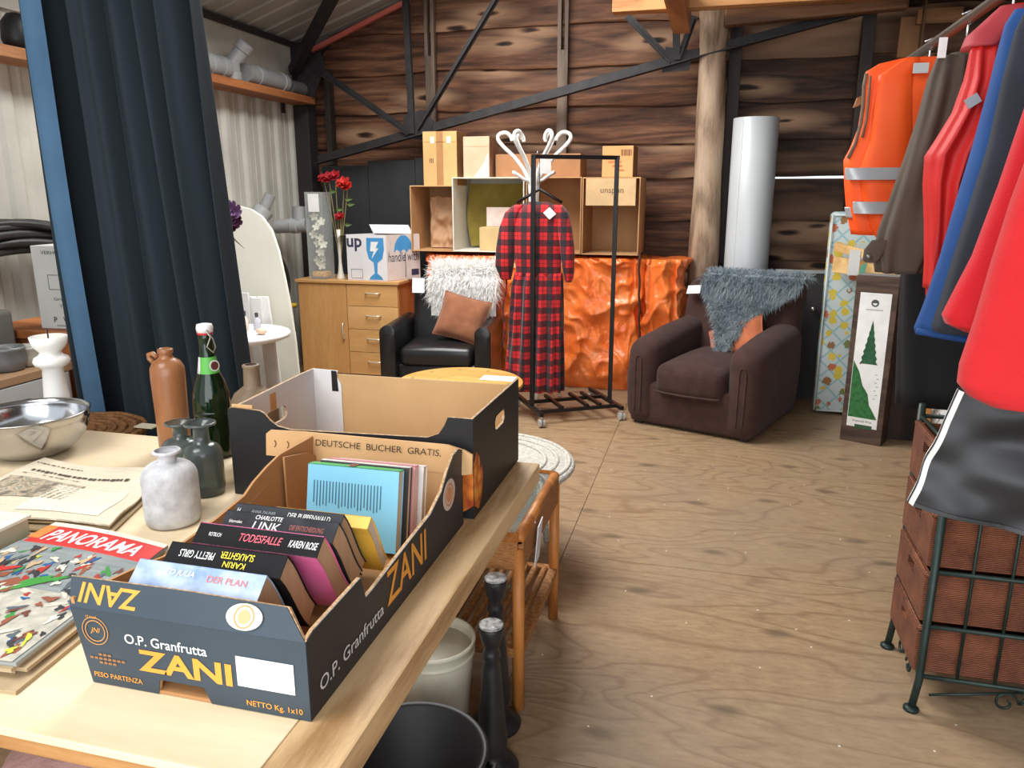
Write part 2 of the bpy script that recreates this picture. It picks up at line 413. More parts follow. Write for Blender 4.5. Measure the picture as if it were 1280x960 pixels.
split_batten(538, 'weathered vertical batten near the corner of the boarded wall')
split_batten(703, 'weathered vertical batten behind the white coat stand')
vert(1076, 12, 262, 6.42, .085, .1, dark_w, 'dark upright timber beside the orange vest')
trim(MB().box(-3.585, -3.44, 6.3, 6.45, 0, 2.74), M((38, 34, 33), .7), 'black painted corner column of the shed', bevel=.006)
trim(MB().box(-3.36, -3.31, 6.46, 6.545, 1.75, 2.55), dark_w, 'thin dark upright next to the corner column')
# black sheet panel low on the wall behind the cabinet
bp = thing('panel_sheet', 'black sheet panels leaning on the boarded wall behind the cabinet', 'panel', (-2.85, 6.42, 0))
blk = M((48, 50, 52), .55, col2=(38, 40, 42), scale=4)
MB().box(-3.40, -2.96, 6.415, 6.43, 0, 1.74).build('sheet', blk, bp); MB().box(-2.955, -2.52, 6.412, 6.427, 0, 1.78).build('sheet', blk, bp); MB().box(-2.515, -2.30, 6.41, 6.425, 0, 1.80).build('sheet', blk, bp)

# round timber post
pc = at(880, 200, y=6.3)
rings = []
for i in range(30):
    z = 2.8*i/29; a = .108+.006*math.sin(z*2.1)+.004*math.sin(z*7)
    rings.append([(-.09+.01*math.sin(z*1.3)+.03*(1-z/2.8)*.3+(a*(1+.03*math.sin(3*q+z)))*math.cos(q), 6.28+a*math.sin(q), z) for q in [2*PI*j/20 for j in range(20)]])
post = struct(MB().loft(rings).build('trim_%d' % (n_tr+1), wood((172, 146, 120), (124, 100, 80), (190, 166, 142), axis=2, scale=1.4, knots=1.2), smooth=True)); n_tr += 1
post['label'] = 'round debarked timber post behind the brown armchair'
vert(912, 30, 330, 6.42, .09, .08, dark_w, 'square dark timber upright behind the round post')

# steel roof truss
steel = M((52, 49, 50), .5, .35, col2=(36, 33, 34), scale=14)
tr = thing('roof_truss', 'black angle iron roof truss crossing in front of the boarded wall', 'truss', (-1.1, 6.25, 1.7))
TY = 6.25
def tw(px, py, y=TY): return at(px, py, y=y)
def member(a, b, w=.055, name='web_member'):
    d = (b-a)
    m = MB(); m.bar(a, b, w, .01, up=(0, 1, 0)); off = Vector((0, -.027, 0))
    m.bar(a+Vector((0, -w/2, 0))-Vector((0, 0, w/2-.005)), b+Vector((0, -w/2, 0))-Vector((0, 0, w/2-.005)), w, .01, up=(0, 0, 1))
    return m.build(name, steel, tr)
member(tw(398, 200), tw(862, 70), .075, 'bottom_chord'); member(tw(862, 70), tw(1150, -6), .07, 'bottom_chord')
for a, b in (((395, 85), (512, 166)), ((507, -20), (516, 164)), ((628, -14), (524, 160)), ((784, 20), (838, 76)), ((868, 20), (850, 72)), ((845, 10), (846, 72))):
    member(tw(*a), tw(*b), .05)
MB().prism([(-.12, -.08), (.1, -.1), (.16, .05), (.06, .14), (-.1, .1)], lambda a, b, q: tw(520, 160)+Vector((a, q-.01, b)), 0, .008).build('gusset_plate', steel, tr)
MB().prism([(-.10, -.08), (.1, -.07), (.12, .06), (-.08, .1)], lambda a, b, q: tw(845, 76)+Vector((a, q-.01, b)), 0, .008).build('gusset_plate', steel, tr)
MB().prism([(-.12, -.22), (.02, -.24), (.14, .02), (.1, .12), (-.12, .06)], lambda a, b, q: tw(388, 85)+Vector((a, q-.01, b)), 0, .012).build('gusset_plate', steel, tr)
kb = MB().bar(Vector((-3.5, 6.2, 2.5)), at(418, -8, y=5.6), .07).build('knee_brace', steel)
tag(kb, 'black steel knee brace rising from the corner column to the roof', 'brace')
# red edged verge strip under the roof at the gable
a, b = at(388, 64, y=6.45), at(512, 0, y=6.45)
trim(MB().bar(a, b, .035, .035, up=(0, 1, 0)), M((206, 104, 92), .5), 'thin red verge strip between the roof sheets and gable boards')
# bright daylight slot at the top of the gable (open sky behind)
# --- shelf on the left wall
sh = thing('wall_shelf', 'long orange timber shelf high on the ribbed left wall', 'shelf', (-3.5, 4.6, 2.27))
MB().box(-3.575, -3.36, 4.6, 6.29, 2.24, 2.295).build('plank', wood((176, 112, 66), (134, 78, 42), axis=1), sh, bevel=.003)
for y in (4.8, 6.1): MB().box(-3.575, -3.56, y, y+.04, 2.16, 2.24).build('bracket', M((70, 66, 64), .5, .6), sh)
sh2 = thing('wall_shelf', 'shorter timber shelf on the ribbed wall left of the curtain', 'shelf', (-3.5, 3.2, 2.13))
MB().box(-3.575, -3.36, 2.0, 4.4, 2.145, 2.20).build('plank', wood((188, 134, 88), (146, 94, 56), axis=1), sh2, bevel=.003)
for y in (2.2, 4.2): MB().box(-3.575, -3.56, y, y+.04, 2.07, 2.145).build('bracket', M((70, 66, 64), .5, .6), sh2)
# --- loft beams on the right
lo = thing('loft_frame', 'orange softwood loft beam and joists resting on the round post', 'beams', (0, 5.5, 2.55))
ow = wood((196, 138, 84), (150, 94, 50), (214, 160, 106), axis=0, knots=.8); owy = wood((190, 130, 78), (146, 90, 48), axis=1)
bl = at(765, 15, y=5.6)
MB().box(bl.x, 2.9, 5.6, 5.72, bl.z, bl.z+.17).build('beam', ow, lo, bevel=.004)
j = at(862, 42, y=5.9)
MB().box(j.x-.12, j.x+.0, 4.2, 6.0, j.z+.02, j.z+.19).build('joist', owy, lo, bevel=.004)
for x in (.55, 1.2, 1.85, 2.5): MB().box(x, x+.09, 3.2, 6.5, bl.z+.17, bl.z+.33).build('joist', owy, lo, bevel=.004)
for i in range(18): MB().box(.0, 2.95, 3.2+i*.185, 3.38+i*.185, bl.z+.33, bl.z+.355).build('deck_board', wood((120, 82, 52), (84, 54, 34), axis=0), lo)
MB().bar(at(905, 22, y=6.1), at(1075, 2, y=6.1)+Vector((.3, 0, 0)), .11, .13).build('log_rail', wood((132, 92, 62), (92, 60, 40), axis=0), lo, bevel=.02)  # added pale bar, stands in for back wall boards catching light

lp = thing('plywood_panel', 'brown plywood panel and crosspiece high up behind the wooden hangers', 'panel', at(1140, 40, y=6.2))
a, b = at(1121, 72, y=6.2), at(1152, 20, y=6.2)
MB().box(a.x, b.x, 6.2, 6.22, a.z, b.z).build('panel', wood((140, 98, 58), (106, 70, 40), axis=2), lp)
a, b = at(1146, 30, y=6.15), at(1205, 8, y=6.15); MB().box(a.x, b.x, 6.15, 6.19, a.z, b.z).build('crosspiece', wood((150, 104, 60), (110, 72, 40), axis=0), lp)
a, b = at(1150, 60, y=6.1), at(1162, -20, y=6.1); MB().box(a.x, b.x, 6.1, 6.14, a.z, b.z).build('upright', wood((120, 84, 52), (90, 60, 36), axis=2), lp)

# ================================================================== workbench and what stands on it
T = .85
X_, Y_, Z_ = Vector((1, 0, 0)), Vector((0, 1, 0)), Vector((0, 0, 1))
ply = wood((222, 200, 164), (196, 168, 126), (232, 214, 182), axis=0, scale=.5, rough=.5, bump=.05, freq=14)
plank = wood((206, 172, 126), (160, 122, 80), (220, 190, 148), axis=1, scale=.9, rough=.55, knots=.7)
wbn = thing('workbench', 'large pale plywood topped workbench carrying boxes, bottles and papers', 'table', (-1.4, 1.2, 0))
MB().box(-2.35, -.475, .645, 1.715, T-.012, T).build('top_sheet', ply, wbn, bevel=.002)
MB().box(-.474, -.385, .645, 1.765, T-.048, T+.0005).build('edge_plank', plank, wbn, bevel=.004)
MB().box(-2.35, -.475, .649, .663, T-.036, T-.0125).build('edge_board', wood((188, 138, 84), (140, 92, 50), axis=0), wbn, bevel=.002)
MB().box(-2.35, -.475, 1.62, 1.69, T-.10, T-.0125).build('rail', plank, wbn)
MB().box(-2.35, -.475, .95, 1.0, T-.10, T-.0125).build('rail', plank, wbn)
for x, y in ((-.86, .98), (-.86, 1.55), (-2.3, .98), (-2.3, 1.55)):
    MB().box(x, x+.07, y, y+.07, 0, T-.0125).build('leg', plank, wbn, bevel=.003)

# ---- cardboard materials
kraft = M((206, 166, 118), .8, col2=(190, 148, 102), scale=6, stretch=(1, 1, 1)); kraft_in = M((188, 140, 92), .85, col2=(172, 124, 78), scale=5)
edge_c = M((214, 180, 138), .9, col2=(150, 112, 76), scale=160)
navy = M((62, 73, 82), .45, col2=(54, 65, 74), scale=4, spec=.4); blackprint = M((34, 34, 36), .42, col2=(26, 26, 28), scale=4, spec=.4)
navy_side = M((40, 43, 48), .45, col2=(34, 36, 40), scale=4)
orange_p = M((236, 160, 62), .5); white_p = M((240, 240, 238), .5); black_p = M((25, 25, 27), .5); red_p = M((206, 52, 48), .5)
# ---- the printed fruit box with books
x0, x1, y0, y1 = -.787, -.457, .752, 1.372
zb = thing('fruit_box', 'dark blue printed cardboard fruit box full of German paperbacks', 'box', ((x0+x1)/2, (y0+y1)/2, T))
MB().box(x0, x1, y0, y1, T+.001, T+.006).build('base', kraft_in, zb)
fz = .963
fo = lambda a, b, q: Vector((x0+a-.02*(b/.11)*(1-a/.33)*1.0, y0+q, T+.001+b))
fpts = [(0, 0), (.105, 0), (.112, .022), (.178, .022), (.186, 0), (.33, 0), (.33, fz-T), (0, fz-T)]
fp = MB().prism(fpts, fo, 0, .005).build('front_panel', kraft, zb)
MB().prism(fpts, fo, -.0012, 0).build('printed_face', navy, fp)
# front flap folded back over the top
fl_ = MB(); A = Vector((x0-.02, y0-.001, fz)); Bv = Vector((x1, y0-.001, fz)); up = Vector((0, .020, .034))
fl_.prism([(0, 0), (.35, 0), (.318, 1), (.165, 1.05), (-.012, 1)], lambda a, b, q: A+Vector((a, 0, 0))+up*b+Vector((0, q, -q*.6)), .0012, .006)
fl_o = fl_.build('front_flap', edge_c, zb)
MB().prism([(0, 0), (.35, 0), (.316, .97), (.165, 1.02), (-.01, .97)], lambda a, b, q: A+Vector((a, 0, 0))+up*b+Vector((0, q, -q*.6)), -.001, .0012).build('printed_face', navy, fl_o)
nf = X_.cross(up.normalized())
fc = lambda a, b: A + X_*a + up*b - Vector((0, .0022, -.0012))
text('ZANI', fc(.057, .5), -X_+up*.3, -up, orange_p, fl_o, width=.092, height=.026, lift=-.0008, thick=.02)
st = flat(circ(.026, 24, 0, 0, .0165), fc(.262, .5), X_, up, M((226, 214, 200), .5), fl_o, 'round_sticker', lift=.001)
flat(ring_poly(.0125, .0145), fc(.262, .5), X_, up, M((226, 150, 96), .5), fl_o, 'sticker_print', lift=.0016)
flat(circ(.009, 16), fc(.262, .5), X_, up, M((228, 168, 120), .5), fl_o, 'sticker_print', lift=.0016)
ff = lambda a, b: Vector((x0+a-.02*(b/.11)*(1-a/.33), y0-.0014, T+b))
text('O.P. Granfrutta', ff(.133, .078), X_, Z_, white_p, fp, width=.125, thick=.01)
text('ZANI', ff(.155, .049), X_, Z_, orange_p, fp, width=.142, height=.032, thick=.03)
text('PESO PARTENZA', ff(.046, .0155), X_, Z_, orange_p, fp, width=.077, thick=.008)
text('NETTO Kg. 1x10', ff(.28, .012), X_, Z_, orange_p, fp, width=.08, thick=.008)
flat(rect(.082, .043), ff(.272, .058), X_, Z_, white_p, fp, 'white_label')
flat(ring_poly(.0145, .0160), ff(.03, .082), X_, Z_, M((196, 140, 84), .5), fp, 'round_emblem')
flat(ring_poly(.0195, .0208), ff(.03, .082), X_, Z_, M((196, 140, 84), .5), fp, 'round_emblem')
text('JNI', ff(.03, .082), X_, Z_, orange_p, fp, width=.016, shear=.3)
text('ITALIA', ff(.03, .102), X_, Z_, orange_p, fp, width=.018, height=.004)
for i, w in enumerate((.026, .056, .03)):
    for q in range(int(w/.007)): flat(rect(.0052, .0032), ff(.037-w/2+.0035+q*.007, .047-.006*i), X_, Z_, M((160, 112, 70), .5), fp, 'small_print')
# long side panels with dipped tops
sp_ = [(0, 0), (.62, 0), (.62, .158), (.60, .166), (.57, .165), (.535, .145), (.50, .118), (.44, .098), (.30, .090), (.19, .082), (.168, .082), (.160, .106), (.155, .120), (.02, .118), (0, .112)]
sf = lambda a, b, q: Vector((x1-q, y0+a, T+.001+b))
spn = MB().prism(sp_, sf, .0012, .006).build('side_panel', edge_c, zb)
MB().prism(sp_, sf, -.0005, .0012).build('printed_face', navy_side, spn)
text('O.P. Granfrutta', (x1+.0006, y0+.125, T+.035), Y_, Z_, M((214, 214, 212), .5), spn, width=.20, height=.020, thick=.006)
text('ZANI', (x1+.0006, y0+.325, T+.056), Y_, Z_, orange_p, spn, width=.17, height=.058, thick=.012)
flat(circ(.034, 28, 0, 0, .03), (x1+.0006, y0+.535, T+.098), Y_, Z_, M((214, 196, 180), .5), spn, 'round_sticker')
flat(ring_poly(.019, .022), (x1+.0006, y0+.535, T+.098), Y_, Z_, M((216, 132, 84), .5), spn, 'sticker_print', lift=.0012)
flat(circ(.015, 18), (x1+.0006, y0+.535, T+.098), Y_, Z_, M((216, 150, 106), .5), spn, 'sticker_print', lift=.0012)
sl = [(0, 0), (.62, 0), (.62, .160), (.50, .160), (.455, .150), (.41, .136), (.38, .122), (.30, .112), (.17, .104), (.12, .112), (0, .125)]
sln = MB().prism(sl, lambda a, b, q: Vector((x0-.018*(b/.12)*(1-a/.62)+q, y0+a, T+.001+b)), 0, .005).build('side_panel', kraft_in, zb)
# inner corner gusset folded in at the back left
MB().prism([(0, .002), (.12, .002), (.12, .158), (.03, .138), (0, .12)], lambda a, b, q: Vector((x0+.008+q, y1-.005-a, T+b)), 0, .004).build('corner_gusset', kraft_in, zb)
bk = MB().box(x0, x1, y1-.005, y1, T+.001, T+.115).build('back_panel', kraft, zb)
bfp = [(-.105, .112), (.335, .108), (.352, .112), (.352, .15), (.335, .158), (.30, .166), (-.02, .168), (-.095, .166), (-.105, .158)]
bfl = MB().prism(bfp, lambda a, b, q: Vector((x0+a, y1-.006+q+max(0, (b-.112))*.12, T+b)), 0, .005).build('back_flap', kraft, zb)
text('DEUTSCHE  BUCHER  GRATIS.', (x0+.15, y1-.0035, T+.150), X_, Z_, M((40, 36, 34), .6), bfl, width=.275, height=.0135, thick=-.004, lift=.0022, shear=.1)
for dx in (-.085, -.055): MB().tube([Vector((x0+dx+.004*math.sin(i), y1-.0035, T+.131+.005*i)) for i in range(4)], .0012, 5).build('staple_mark', M((120, 86, 54), .7), bfl)

# ---- paperbacks leaning in the box, spines up
pages = M((202, 164, 128), .85, col2=(184, 146, 110), scale=30, stretch=(1, 30, 1)); pages_w = M((222, 204, 180), .85, col2=(200, 180, 156), scale=30, stretch=(1, 30, 1))
TH = math.radians(40)
def paperback(label, xa, xb, yc, zc, thick, depth, cover, spine, theta=TH, pg=pages, curl=.02, group='paperbacks in the fruit box', texts=()):
    # local frame: e = across the spine (away from viewer, up), d = from the spine down to the fore edge
    e = Vector((0, math.cos(theta), math.sin(theta))); d = Vector((0, math.sin(theta), -math.cos(theta)))
    o = Vector((xa, yc, zc)); L = xb-xa
    b = thing('paperback_book', label, 'book', o+d*depth, 0, group)
    P = lambda u, s, r: o + X_*u + e*s + d*r
    MB().add([P(u, s, r) for u in (0, L) for s in (0, thick) for r in (0, .0015)], [(0, 1, 3, 2), (4, 6, 7, 5), (0, 4, 5, 1), (2, 3, 7, 6), (0, 2, 6, 4), (1, 5, 7, 3)]).build('spine', spine, b)
    for s in (0, thick-.0012):
        m = MB(); rr = []
        for i in range(7):
            r = depth*i/6; bend = curl*math.sin(PI*.5*i/6)**2
            rr.append([P(0, s-bend, r), P(L, s-bend, r), P(L, s-bend+.0012, r), P(0, s-bend+.0012, r)])
        m.loft(rr).build('cover', cover, b)
    rr = []
    for i in range(7):
        r = .0015+(depth-.005)*i/6; bend = curl*math.sin(PI*.5*i/6)**2
        rr.append([P(.004, .0013-bend, r), P(L-.002, .0013-bend, r), P(L-.002, thick-.0013-bend, r), P(.004, thick-.0013-bend, r)])
    MB().loft(rr).build('page_block', pg, b)
    for body, u, s, w, h, mt, flip, sh_ in texts:
        sg = -1 if flip else 1
        text(body, P(u*L, s*thick, -.0004), X_*sg, e*sg, mt, b, width=w, height=h, thick=.008, shear=sh_)
    return b
W_, Yl, Pk, Gr = M((236, 236, 234), .5), M((240, 214, 40), .5), M((232, 92, 112), .5), M((150, 152, 156), .5)
dgrey, dgrey2, blackc = M((58, 60, 64), .7, col2=(40, 42, 46), scale=30, spec=.2), M((64, 66, 70), .7, col2=(50, 52, 56), scale=20, spec=.2), M((27, 27, 29), .7, spec=.2)
paleb = M((196, 210, 232), .6, col2=(128, 152, 190), scale=22, spec=.2); pink = M((236, 120, 170), .4, col2=(224, 84, 146), scale=9)
paperback('pale blue paperback with red title, nearest the front flap of the fruit box', -.742, -.545, .783, .984, .041, .118, paleb, paleb, texts=[('DER PLAN', .73, .62, .06, .009, M((214, 120, 116), .5), False, 0), ('TO JULIA', .36, .66, .045, .010, W_, False, .2)])
flat(rect(.052, .03), (0, 0, 0), X_, Y_, M((90, 92, 98), .5, col2=(190, 196, 206), scale=90), bpy.data.objects['paperback_book'], 'cover_photo') if False else None
paperback('black paperback with upside down yellow and white spine lettering', -.718, -.535, .826, 1.000, .034, .128, blackc, blackc, texts=[('KARIN', .60, .30, .034, .0085, Yl, True, 0), ('SLAUGHTER', .60, .68, .052, .010, Yl, True, 0), ('PRETTY GIRLS', .26, .55, .055, .011, W_, True, 0)])
pb = paperback('pink covered paperback with red title on a black spine', -.708, -.508, .878, 1.008, .034, .135, pink, blackc, texts=[('TODESFALLE', .53, .52, .068, .012, Pk, False, .2), ('KAREN ROSE', .87, .5, .045, .011, W_, False, .2), ('ROTBUCH', .16, .5, .020, .006, W_, False, 0)])
e_ = Vector((0, math.cos(TH), math.sin(TH))); d_ = Vector((0, math.sin(TH), -math.cos(TH)))
flat(rect(.06, .008), Vector((-.60, .878, 1.008))+d_*.012-e_*.001, X_, -d_, W_, pb, 'price_sticker')
paperback('dark grey paperback with large white author name on its spine', -.695, -.508, .924, 1.009, .0345, .130, dgrey, dgrey, texts=[('CHARLOTTE', .40, .80, .045, .007, W_, False, .1), ('LINK', .40, .40, .045, .014, W_, False, .1), ('DIE ENTSCHEIDUNG', .75, .5, .055, .008, M((160, 84, 74), .5), False, 0), ('blanvalet', .12, .5, .022, .005, W_, False, 0)])
paperback('slim charcoal paperback with white spine title behind the grey one', -.702, -.518, .968, 1.012, .024, .128, dgrey2, dgrey2, texts=[('DER PUPPENWALD', .70, .5, .072, .009, W_, False, .1), ('ANNA ZAUNER', .28, .5, .042, .005, Gr, False, 0), ('H', .045, .5, .005, .007, W_, False, 0)])
paperback('yellow spined paperback half hidden behind the charcoal one', -.665, -.498, 1.02, .990, .022, .115, M((240, 186, 70), .5), M((244, 196, 84), .5), pg=pages_w)
# books stood at the back of the box
def stood(label, xa, xb, y, zt, thick, depth, cover, spine, lean=math.radians(-12), **k): return paperback(label, xa, xb, y, zt, thick, depth, cover, spine, theta=lean, pg=pages_w, curl=0, group='books stood at the back of the fruit box', **k)
blue_cov = NT('blue_cover'); wv = blue_cov.n('ShaderNodeTexBrick'); blue_cov.l(blue_cov.mapped((1, 1, 1), (PI/2, 0, 0)), wv.inputs['Vector'])
blue_cov.base(lin((122, 186, 214))); blue_cov = blue_cov.set(.45)
sb = stood('blue covered book with a green spine facing the front of the box', -.700, -.520, 1.205, 1.018, .024, .15, blue_cov, M((60, 176, 70), .4))
e2 = Vector((0, math.cos(math.radians(-12)), math.sin(math.radians(-12)))); d2 = Vector((0, math.sin(math.radians(-12)), -math.cos(math.radians(-12))))
fpos = lambda u, r: Vector((-.70+u, 1.205, 1.018)) + d2*r - e2*.0002
for i in range(22):
    h_ = .052*random.uniform(.75, 1)
    flat(rect(.0014, h_, 0, -h_/2), fpos(.014+i*.0063, .030), X_, -d2, M((58, 96, 122), .6), sb, 'blurb_line')
flat(rect(.012, .024), Vector((-.615, 1.217, 1.0162)), X_, e2, M((206, 90, 60), .5), sb, 'spine_mark', lift=.0008); flat(rect(.004, .020), Vector((-.615, 1.217, 1.0162)), X_, e2, black_p, sb, 'spine_mark', lift=.0014)
stood('thin black and white book second in the group at the box back', -.690, -.512, 1.232, 1.016, .016, .15, M((52, 46, 46), .5), M((226, 222, 216), .5))
stood('pink spined book third in the group at the box back', -.685, -.508, 1.252, 1.012, .018, .15, M((216, 150, 150), .5), M((206, 128, 132), .5))
stood('white spined book last in the group at the box back', -.68, -.500, 1.274, 1.004, .020, .148, M((230, 226, 222), .5), M((236, 220, 216), .5))

# ---- the larger black box behind
X0, X1, Y0, Y1 = -1.0, -.443, 1.40, 1.775
bb = thing('banana_box', 'big open black cardboard box with hand holes, behind the fruit box', 'box', ((X0+X1)/2, (Y0+Y1)/2, T))
MB().box(X0, X1, Y0, Y1, T+.001, T+.006).build('base', kraft_in, bb)
fpt = [(0, 0), (.557, 0), (.557, .214), (.505, .214), (.497, .196), (.485, .178), (.46, .168), (.15, .160), (.118, .166), (.10, .178), (.088, .192), (.078, .197), (.01, .200), (0, .196)]
ffn = lambda a, b, q: Vector((X0+a, Y0+q, T+.001+b))
p = MB().prism(fpt, ffn, .0012, .006).build('front_panel', edge_c, bb); MB().prism(fpt, ffn, -.0005, .0012).build('printed_face', blackprint, p)
def slot(cx, cy, w, h, n=8):
    pts = []
    for s_, a0 in ((1, -PI/2), (-1, PI/2)):
        for i in range(n+1): q = a0+PI*i/n; pts.append((cx+s_*(w-h)/2+h/2*math.cos(q), cy+h/2*math.sin(q)))
    return pts
def holed(outer, hole): # keyhole polygon; outer counter clockwise, starts nearest the hole
    i0 = min(range(len(hole)), key=lambda i: (hole[i][0]-outer[0][0])**2+(hole[i][1]-outer[0][1])**2)
    h = hole[i0:]+hole[:i0]; h = [h[0]]+h[:0:-1]
    return outer+[outer[0]]+h+[h[0]]
hs = holed([(0, 0), (.375, 0), (.375, .210), (0, .214)], slot(.205, .155, .085, .032))
sfr = lambda a, b, q: Vector((X1-q, Y0+a, T+.001+b))
p = MB().prism(hs, sfr, .0012, .006).build('side_panel', edge_c, bb); MB().prism(hs, sfr, -.0005, .0012).build('printed_face', blackprint, p)
fm = NT('fruit_print'); vo = fm.n('ShaderNodeTexVoronoi'); fm.l(fm.mapped((1, 1, 1)), vo.inputs['Vector']); vo.inputs['Scale'].default_value = 38
fm.base(fm.ramp(vo.outputs['Distance'], [(.0, (236, 176, 84)), (.45, (214, 120, 40)), (.9, (150, 60, 24))])); fm = fm.set(.5)
frp = [(.0, .03), (.03, .012), (.05, .03), (.062, .07), (.058, .10), (.045, .095), (.038, .125), (.018, .14), (0, .12)]
flat(frp, (X1+.0006, Y0, T), Y_, Z_, fm, p, 'fruit_picture'); flat([(-a*.9, b) for a, b in frp][::-1], (X1, Y0-.0006, T), X_, Z_, fm, p, 'fruit_picture')
lin_g = M((206, 206, 206), .6, col2=(192, 192, 194), scale=4)
hs2 = holed([(0, 0), (.375, 0), (.375, .205), (.30, .205), (0, .196)], slot(.18, .130, .095, .034))
sfl = lambda a, b, q: Vector((X0+q, Y0+a, T+.001+b))
p = MB().prism(hs2, sfl, 0, .005).build('side_panel', edge_c, bb); MB().prism(hs2, sfl, .005, .0062).build('lining', lin_g, p)
MB().box(X0+.0062, X0+.0075, Y0+.155, Y0+.18, T+.01, T+.11).build('tape_strip', kraft_in, p); MB().box(X0+.0062, X0+.0075, Y0+.155, Y0+.18, T+.15, T+.19).build('tape_strip', kraft_in, p)
p = MB().box(X0, X1, Y1-.006, Y1-.001, T+.001, T+.195).build('back_panel', M((200, 164, 118), .8, col2=(186, 150, 104), scale=4), bb)
MB().box(X0, X1, Y1-.001, Y1, T+.001, T+.195).build('printed_face', blackprint, p)
p = MB().prism([(0, .002), (.078, .002), (.078, .17), (.066, .19), (.07, .205), (0, .207)], lambda a, b, q: Vector((X0+.006+a, Y1-.009+q, T+b)), 0, .003).build('corner_flap', M((222, 222, 222), .6), bb)
flat([(.052, .15), (.07, .15), (.067, .204), (.052, .205)], (X0+.006, Y1-.009, T), X_, Z_, black_p, p, 'black_print')
MB().prism([(0, .1), (.05, .10), (.05, .206), (0, .206)], lambda a, b, q: Vector((X0+.006+a, Y0+.007+q, T+b)), 0, .004).build('corner_flap', kraft, bb)

# ---- bottles and jars
def vessel(name, label, cat, x, y, prof, mat, inner=True, seg=36, group=None, thick=.0025):
    pr = list(prof)
    if inner:
        ins = [(max(r-thick, .002), max(z, thick)) for r, z in prof[::-1]]; pr = pr+ins
    o = MB().lathe(pr, (x, y, T), seg, cap=True).build(name, mat, smooth=True)
    return tag(o, label, cat, group)
frost = M((206, 206, 208), .75, col2=(170, 170, 172), scale=34, bump=.15, bscale=90)
def bottle_prof(R, h, neck, lip, hs, hn, rb=.012):
    p = [(R*.55, 0), (R*.86, .001), (R*.97, .006), (R, rb+.006), (R, hs*.75)]
    for i in range(1, 7):
        a = PI/2*i/6; p.append((neck+(R-neck)*math.cos(a), hs*.75+(hs*.25)*math.sin(a)+0.0))
    p += [(neck, hn-.008), (lip, hn-.003), (lip, hn+.001), (lip-.003, hn+.002)]
    return p
v_ = at(212, 660, z=T)
vessel('bottle_vase', 'white frosted glass bottle vase beside the magazines', 'vase', v_.x-.012, v_.y+.03, bottle_prof(.054, .15, .018, .027, .130, .152), frost)
gg = NT('grey_glass'); gg.base(lin((150, 162, 160))); gg = gg.set(.2, trans=.85, spec=.5)
v_ = at(248, 622, z=T)
vessel('bottle_vase', 'smoky grey glass bottle vase behind the white frosted one', 'vase', v_.x, v_.y+.03, bottle_prof(.0415, .15, .017, .034, .118, .163), gg)
v_ = at(208, 610, z=T)
vessel('bottle_vase', 'smoky glass bottle vase mostly hidden behind the white frosted one', 'vase', v_.x+.012, v_.y+.05, bottle_prof(.045, .13, .016, .032, .105, .142), gg)
# stoneware jug with a small ear
v_ = at(207, 566, z=T); jx, jy = v_.x, v_.y+.04
stone = M((166, 112, 72), .36, col2=(136, 84, 50), scale=12, stretch=(1, 1, .4), coat=.2)
jr = thing('stoneware_bottle', 'tall brown stoneware jenever bottle with a little ear', 'bottle', (jx, jy, T))
MB().lathe([(.034, 0), (.040, .003), (.0405, .10), (.0425, .2), (.0415, .218), (.034, .233), (.022, .241), (.0165, .246), (.0155, .252), (.019, .257), (.019, .266), (.0135, .268), (.012, .25)], (jx, jy, T), 32).build('body', stone, jr, smooth=True)
MB().tube([(jx-.038, jy, T+.228), (jx-.050, jy, T+.238), (jx-.051, jy, T+.248), (jx-.038, jy, T+.252), (jx-.026, jy, T+.242)], .0065, 8).build('ear', stone, jr, smooth=True)
# green swing top beer bottle
v_ = at(262, 574, z=T); gx, gy = v_.x, v_.y+.03
gl = NT('green_glass'); gl.base(lin((22, 62, 28))); gl = gl.set(.06, trans=.75, ior=1.5)
gb = thing('swing_top_bottle', 'dark green swing top beer bottle with white stopper and green neck label', 'bottle', (gx, gy, T))
MB().lathe([(.030, 0), (.041, .003), (.0435, .010), (.0435, .120), (.042, .145), (.034, .172), (.0235, .195), (.018, .225), (.0155, .262), (.017, .268), (.017, .280), (.012, .282), (.012, .262), (.014, .225), (.030, .172), (.039, .145), (.040, .012), (.028, .006)], (gx, gy, T), 36).build('body', gl, gb, smooth=True)
MB().lathe([(.009, .278), (.0185, .281), (.0195, .290), (.0175, .298), (.008, .300)], (gx, gy, T), 24).build('stopper', M((232, 226, 224), .4), gb, smooth=True)
MB().lathe([(.0165, .2755), (.0182, .277), (.0182, .282), (.0165, .283)], (gx, gy, T), 24).build('rubber_ring', M((196, 40, 52), .5), gb, smooth=True)
MB().tube([(gx+.012, gy-.014, T+.288), (gx+.022, gy-.012, T+.272), (gx+.016, gy-.020, T+.252), (gx+.030, gy-.016, T+.240), (gx+.034, gy-.012, T+.252), (gx+.026, gy-.008, T+.268), (gx+.012, gy-.012, T+.290)], .0016, 6).build('wire_bail', M((170, 168, 160), .3, .9), gb)
def cone_patch(ra, rb, za, zb_, a0, a1, off=.0007):
    m = MB(); m.grid(lambda u, v: Vector((gx+(ra+(rb-ra)*v+off)*math.cos(a0+(a1-a0)*u), gy+(ra+(rb-ra)*v+off)*math.sin(a0+(a1-a0)*u), T+za+(zb_-za)*v)), 12, 3); return m
cone_patch(.0245, .0185, .192, .228, math.radians(215), math.radians(400)).build('neck_label', M((92, 176, 74), .45), gb, smooth=True, recalc=False)
cone_patch(.0252, .0192, .192, .228, math.radians(226), math.radians(258)).build('label_code', M((226, 226, 226), .45, col2=(120, 120, 120), scale=200, stretch=(1, 1, .05)), gb, smooth=True, recalc=False)
